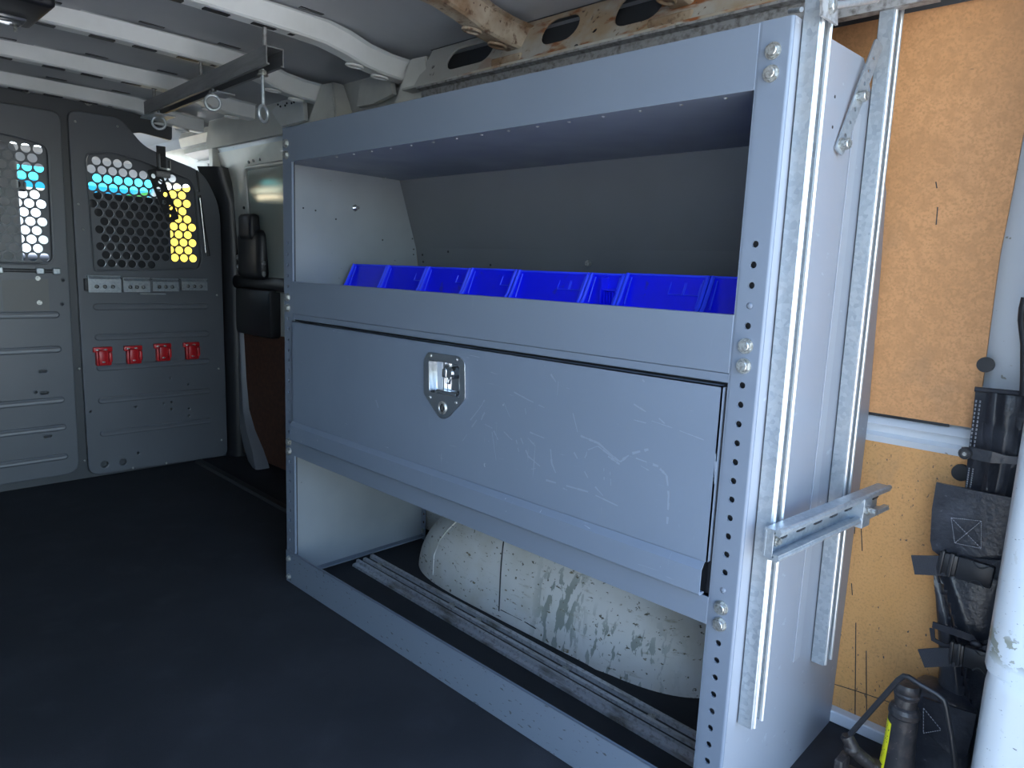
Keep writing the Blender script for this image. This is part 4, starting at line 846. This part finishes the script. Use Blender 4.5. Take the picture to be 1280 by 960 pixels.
Y = .435
def rows(L): return [(zl, xl, xr) for (xl, zl), (xr, zr) in L]
R1l = [(1.427, 0.69), (1.429, 0.641), (1.43, 0.582), (1.433, 0.515), (1.434, 0.475)]; R1r = [(1.503, 0.693), (1.504, 0.648), (1.508, 0.592), (1.505, 0.534), (1.508, 0.495)]
mb = MB(); soft_panel(mb, rows(list(zip(R1l, R1r))), Y, .012, fold=lambda t, s: .010*math.exp(-((t-.38-.1*s)/.10)**2)+.012*math.exp(-((t-.95+.25*s)/.10)**2)); mb.build('sleeve', M_vinyl, pc, smooth=60)
mb = MB(); q = [(1.428, 0.691), (1.457, 0.692), (1.498, 0.693)]; mb.tube([(u, Y-.012, v) for u, v in q], .004, 8); mb.build('sleeve_binding', M_web, pc, smooth=60)
for px0, px1, yy0, yy1 in ((1220, 1212, 500, 560), (1211, 1206, 585, 618)):
    mb = MB()
    n = 12
    for k in range(n):
        t0, t1 = k/n, (k+.6)/n
        for off in (0, 5):
            a = [(1.432, 0.674), (1.433, 0.596), (1.436, 0.563), (1.436, 0.519)]
            A, B = (a[0], a[1]) if px0 == 1220 else (a[2], a[3])
            p = Vector(A).lerp(Vector(B), t0); r = Vector(A).lerp(Vector(B), t1); o = off*.0011
            mb.tube([(p.x+o, Y-.0125, p.y), (r.x+o, Y-.0125, r.y)], .0012, 5)
    mb.build('edge_stitching', M_thread, pc)
# snap strap
def strap_(pts, w, y, m, name, par, t=.003, wob=0):
    mb = MB(); P = []
    pts = [Vector(p) for p in pts]; n = len(pts)
    A, B, Cc, D = [], [], [], []
    for i, p in enumerate(pts):
        tg = (pts[min(i+1, n-1)]-pts[max(i-1, 0)]).normalized(); nr = Vector((-tg.y, tg.x))
        ww = w[i] if isinstance(w, (list, tuple)) else w; yy = y[i] if isinstance(y, (list, tuple)) else y
        P.append([(p.x+nr.x*ww/2, yy, p.y+nr.y*ww/2), (p.x+nr.x*ww/2, yy-t, p.y+nr.y*ww/2), (p.x-nr.x*ww/2, yy-t, p.y-nr.y*ww/2), (p.x-nr.x*ww/2, yy, p.y-nr.y*ww/2), (p.x+nr.x*ww/2, yy, p.y+nr.y*ww/2)])
    mb.grid(P); return mb.build(name, m, par)
sy = Y-.024
s_ = strap_([(1.425, 0.589), (1.439, 0.591), (1.466, 0.59), (1.485, 0.59), (1.507, 0.592)], [.016, .018, .019, .012, .012], [sy, sy-.003, sy-.004, sy-.002, sy], M_vinyl, 'snap_strap', pc)
mb = MB(); u, v = [(1.431, 0.589)][0]; mb.cyl((u, sy, v), (u, sy-.010, v), .0095, n=20); mb.tube([(u+.008*math.cos(k*math.pi/8), sy-.010, v+.008*math.sin(k*math.pi/8)) for k in range(16)], .0016, 6, True); mb.build('snap_button', M_dark, s_, smooth=40)
mb = MB(); mb.cyl((u, sy-.009, v), (u, sy-.014, v), .003, n=8); mb.build('snap_centre', M_zinc, s_)
# lower body with folds
Bl = [(1.402, 0.388), (1.408, 0.354), (1.414, 0.328), (1.424, 0.273), (1.434, 0.212), (1.436, 0.154), (1.448, 0.031)]; Br = [(1.508, 0.423), (1.508, 0.39), (1.509, 0.349), (1.511, 0.295), (1.507, 0.245), (1.509, 0.189), (1.516, 0.07)]
mb = MB(); soft_panel(mb, rows(list(zip(Bl, Br))), Y, .020, .04, 20, fold=lambda t, s: .016*math.exp(-((t-.10-1.15*s)/.07)**2)-.010*math.exp(-((t-.0-1.0*s)/.05)**2)-.02*max(0, s-.55)); mb.build('pouch_body', M_vinyl, pc, smooth=60)
# big flap
Fl = [(1.397, 0.533), (1.396, 0.487), (1.4, 0.433), (1.405, 0.418), (1.416, 0.412)]; Fr = [(1.505, 0.533), (1.504, 0.504), (1.505, 0.453), (1.505, 0.437), (1.5, 0.423)]
def quadpanel(name, Lp_, Rp_, y, m, par, bul=.006, th=.004, n=12):
    mb = MB(); P = []; A = [Vector(p) for p in Lp_]; B = [Vector(p) for p in Rp_]
    aa, bb2 = [], []
    for i in range(len(A)-1):
        for k in range(4): aa.append(A[i].lerp(A[i+1], k/4)); bb2.append(B[i].lerp(B[i+1], k/4))
    aa.append(A[-1]); bb2.append(B[-1])
    for i, (p, q_) in enumerate(zip(aa, bb2)):
        row = [(p.x, y+th, p.y)]
        for k in range(n+1):
            t = k/n; r = p.lerp(q_, t); row.append((r.x, y-bul*math.sin(math.pi*t)**.6*(.4+.6*i/len(aa)), r.y))
        row.append((q_.x, y+th, q_.y)); P.append(row)
    P.insert(0, [(v[0], y+th, v[2]) for v in P[0]]); P.append([(v[0], y+th, v[2]) for v in P[-1]])
    mb.grid(P); return mb.build(name, m, par, smooth=50)
fl = quadpanel('flap', Fl, Fr, Y-.032, M_vinyl, pc)
q = [(1.426, 0.482), (1.467, 0.488), (1.472, 0.444), (1.436, 0.442)]; mb = MB(); yy = Y-.0395
seg = [(q[0], q[1]), (q[1], q[2]), (q[2], q[3]), (q[3], q[0]), (q[0], q[2]), (q[1], q[3])]
for A, B in seg:
    for k in range(14):
        p = Vector(A).lerp(Vector(B), k/14); r = Vector(A).lerp(Vector(B), (k+.65)/14); mb.tube([(p.x, yy, p.y), (r.x, yy, r.y)], .0006, 5)
mb.build('cross_stitching', M_thread, fl, kind='stuff')
# webbing straps with side-release buckles
def webbuckle(Lw, tail, buck, y):
    w = strap_(Lw[0], Lw[1], y, M_web, 'webbing_strap', pc)
    mb = MB(); p0 = Vector(Lw[0][0]); p1 = Vector(Lw[0][-1]); n = int((p1-p0).length/.0022)
    mb.bm.free(); mb = MB()
    dd = (p1-p0).normalized(); nn_ = Vector((-dd.y, dd.x))*Lw[1]*.48
    for k in range(n):
        c = p0.lerp(p1, (k+.5)/n)
        mb.tube([(c.x+nn_.x, y-.0032, c.y+nn_.y), (c.x-nn_.x, y-.0032, c.y-nn_.y)], .0006, 4)
    mb.build('webbing_ridges', M_web, w, kind='stuff')
    mb = MB(); (c, v, ang, ln, h) = buck
    Mb = Matrix.Translation((c, y-.004, v)) @ Matrix.Rotation(ang, 4, 'Y')
    mb.box(-ln*.15, ln*.5, -.008, .003, -h*.5, h*.5, .003, M=Mb); mb.box(-ln*.5, -ln*.15, -.006, .003, -h*.46, h*.46, .002, M=Mb)
    mb.box(-ln*.46, -ln*.40, -.010, .003, -h*.54, h*.54, .001, M=Mb); mb.box(-ln*.3, -ln*.22, -.010, .003, -h*.54, h*.54, .001, M=Mb)
    bk = mb.build('buckle', M_black, pc, smooth=40)
    mb = MB()
    for s in (1, -1):
        mb.tube([Mb @ Vector((ln*(.10+.3*k/8), -.009, s*(h*.5-h*.20*math.sin(math.pi*k/8)))) for k in range(9)], .0013, 6)
    mb.build('buckle_arm', M_dark, bk, smooth=50)
a0 = [(1.383, 0.389), (1.423, 0.401), (1.451, 0.407), (1.515, 0.422)]; webbuckle((a0, .032), 0, (*[(1.457, 0.408)][0], .06, .076, .037), Y-.044)
a1 = [(1.415, 0.236), (1.442, 0.25), (1.474, 0.264), (1.507, 0.282)]; webbuckle((a1, .030), 0, (*[(1.482, 0.269)][0], -.03, .058, .035), Y-.050)
strap_([(1.423, 0.298), (1.456, 0.298), (1.479, 0.297), (1.487, 0.29)], [.010, .012, .012, .008], Y-.045, M_vinyl, 'leather_tie', pc)
strap_([(1.422, 0.289), (1.426, 0.271), (1.443, 0.267), (1.47, 0.276), (1.491, 0.29), (1.505, 0.3)], .007, Y-.040, M_vinyl, 'leather_tie', pc)
mb = MB(); u, v = [(1.487, 0.292)][0]; mb.sph((u, Y-.052, v), .007, (1.3, .8, .8), 10); mb.build('knot', M_vinyl, pc, smooth=60)
# bottom flap
Gl = [(1.426, 0.174), (1.429, 0.133), (1.436, 0.114), (1.447, 0.113)]; Gr = [(1.502, 0.181), (1.501, 0.143), (1.498, 0.106), (1.489, 0.094)]
g2 = quadpanel('flap', Gl, Gr, Y-.060, M_vinyl, pc)
q = [(1.431, 0.16), (1.436, 0.117), (1.46, 0.135)]; mb = MB()
for A, B in ((q[0], q[1]), (q[0], q[2]), (q[1], q[2])):
    for k in range(8):
        p = Vector(A).lerp(Vector(B), k/8); r = Vector(A).lerp(Vector(B), (k+.65)/8); mb.tube([(p.x, Y-.0675, p.y), (r.x, Y-.0675, r.y)], .0006, 5)
mb.build('cross_stitching', M_thread, g2, kind='stuff')
mb = MB(); mb.box(1.40, 1.50, Y-.055, Y+.03, .0, .18, .02, seg=3); mb.build('pouch_base', M_vinyl, pc, smooth=50)

# ------------------------------------------------------------------ bottle jack
jk = thing('bottle_jack', 'greasy black bottle jack with yellow sticker standing on the mat', 'jack', (1.405, .33, 0))
JX, JY = 1.412, .330
def lathe(mb, pr, cx, cy, n=28, lean=(0, 0)):
    P = []
    for k in range(n+1):
        a = 2*math.pi*k/n; P.append([(cx+lean[0]*z+r*math.cos(a), cy+lean[1]*z+r*math.sin(a), z) for r, z in pr])
    mb.grid(P); bmesh.ops.remove_doubles(mb.bm, verts=mb.bm.verts, dist=.0002)
mb = MB(); lathe(mb, [(0, 0), (.042, 0), (.044, .004), (.042, .014), (.034, .019), (.028, .022)], JX, JY); mb.box(JX-.055, JX+.055, JY-.045, JY+.045, 0, .012, .004); mb.build('base_plate', M_jackr, jk, smooth=40)
mb = MB(); lathe(mb, [(.027, .018), (.027, .03), (.0255, .06), (.0225, .11), (.022, .155), (.0235, .158), (.0235, .165), (.021, .171), (.017, .174), (0, .174)], JX, JY, 22); mb.build('cylinder', M_jack, jk, smooth=20)
mb = MB(); lathe(mb, [(.0165, .168), (.017, .186), (.015, .190), (0, .190)], JX, JY); mb.build('ram_collar', M_jackr, jk, smooth=40)
mb = MB(); lathe(mb, [(.015, .186), (.0185, .189), (.0195, .194), (.0178, .197), (.0195, .200), (.019, .208), (.017, .2125), (0, .214)], JX, JY); mb.build('saddle_cap', M_jack, jk, smooth=35)
def jr(z): return .0255-(z-.06)*.06 if z < .11 else .0225-(z-.11)*.0111
mb = MB(); A = []
for k in range(7):
    a = math.radians(-176+k*9); A.append([(JX+(jr(z)+.0006)*math.cos(a), JY+(jr(z)+.0006)*math.sin(a), z) for z in (.055, .08, .11, .148-.001*k)])
mb.grid(A); stk = mb.build('sticker', M_yel, jk)
# worn, unreadable print on the sticker: short broken strokes
mb = MB(); rs = random.Random(3)
for k in range(46):
    z = rs.uniform(.062, .138); a = math.radians(rs.uniform(-160, -130)); h = rs.uniform(.0006, .0022); w = rs.uniform(.02, .07)
    r_ = jr(z)+.0009
    mb.bm.faces.new([mb.bm.verts.new((JX+r_*math.cos(a+p*w), JY+r_*math.sin(a+p*w), z+q_*h)) for p, q_ in ((0, 0), (1, 0), (1, 1), (0, 1))])
mb.build('worn_print', M_dark, stk, kind='stuff')
mb = MB(); q = Vector((1.350, .300, .078)); lathe(mb, [(0, 0), (.012, 0), (.012, .05), (.010, .055), (.010, .066), (0, .066)], 1.384, .31); mb.build('pump_cylinder', M_jackr, jk, smooth=40)
mb = MB(); a = Vector((1.392, .318, .045)); b = Vector((1.352, .290, .082)); mb.cyl(a, b, .011, n=16); mb.sph(b, .0125, (1, 1, .9), 14); mb.cyl(b+Vector((.003, 0, .0)), b+Vector((-.010, -.002, .020)), .0105, n=16); mb.build('handle_socket', M_jackr, jk, smooth=45)
mb = MB(); c = b+Vector((-.010, -.002, .020)); mb.cyl(c-Vector((0, 0, .003)), c+Vector((-.0005, 0, .0010)), .007, n=16); mb.build('socket_bore', M_black, jk)
mb = MB(); mb.box(1.335, 1.350, .26, .30, .0, .07, .005); mb.box(1.345, 1.385, .285, .305, .02, .045, .005); mb.build('link_arm', M_jackr, jk, smooth=40)
mb = MB(); mb.cyl((1.435, .285, .03), (1.45, .27, .03), .014, n=14); mb.build('release_valve', M_jackr, jk, smooth=40)
hd_ = thing('bent_steel_rod', 'bent black steel rod arching over the bottle jack', 'rod', (1.41, .30, .1))
q = [(1.356, 0.255, 0.128), (1.368, 0.255, 0.154), (1.392, 0.255, 0.205), (1.413, 0.255, 0.25), (1.42, 0.255, 0.26), (1.426, 0.255, 0.261), (1.442, 0.255, 0.256), (1.466, 0.255, 0.251), (1.475, 0.255, 0.247), (1.479, 0.255, 0.237), (1.489, 0.255, 0.202), (1.499, 0.255, 0.161), (1.508, 0.255, 0.121)]
mb = MB(); mb.tube(q,   .0042, 10); mb.build('rod', M_black, hd_, smooth=60)
# weather strip at the right edge, above the pouch
ws = thing('weather_strip', 'black rubber weather strip at the right edge above the pouch', 'seal', (1.5, .4, .8))
mb = MB(); mb.tube([(1.476, 0.42, 0.839), (1.475, 0.42, 0.823), (1.476, 0.42, 0.805), (1.484, 0.42, 0.769), (1.49, 0.42, 0.721), (1.493, 0.42, 0.69)], .006, 8); mb.build('strip', M_black, ws, smooth=60)
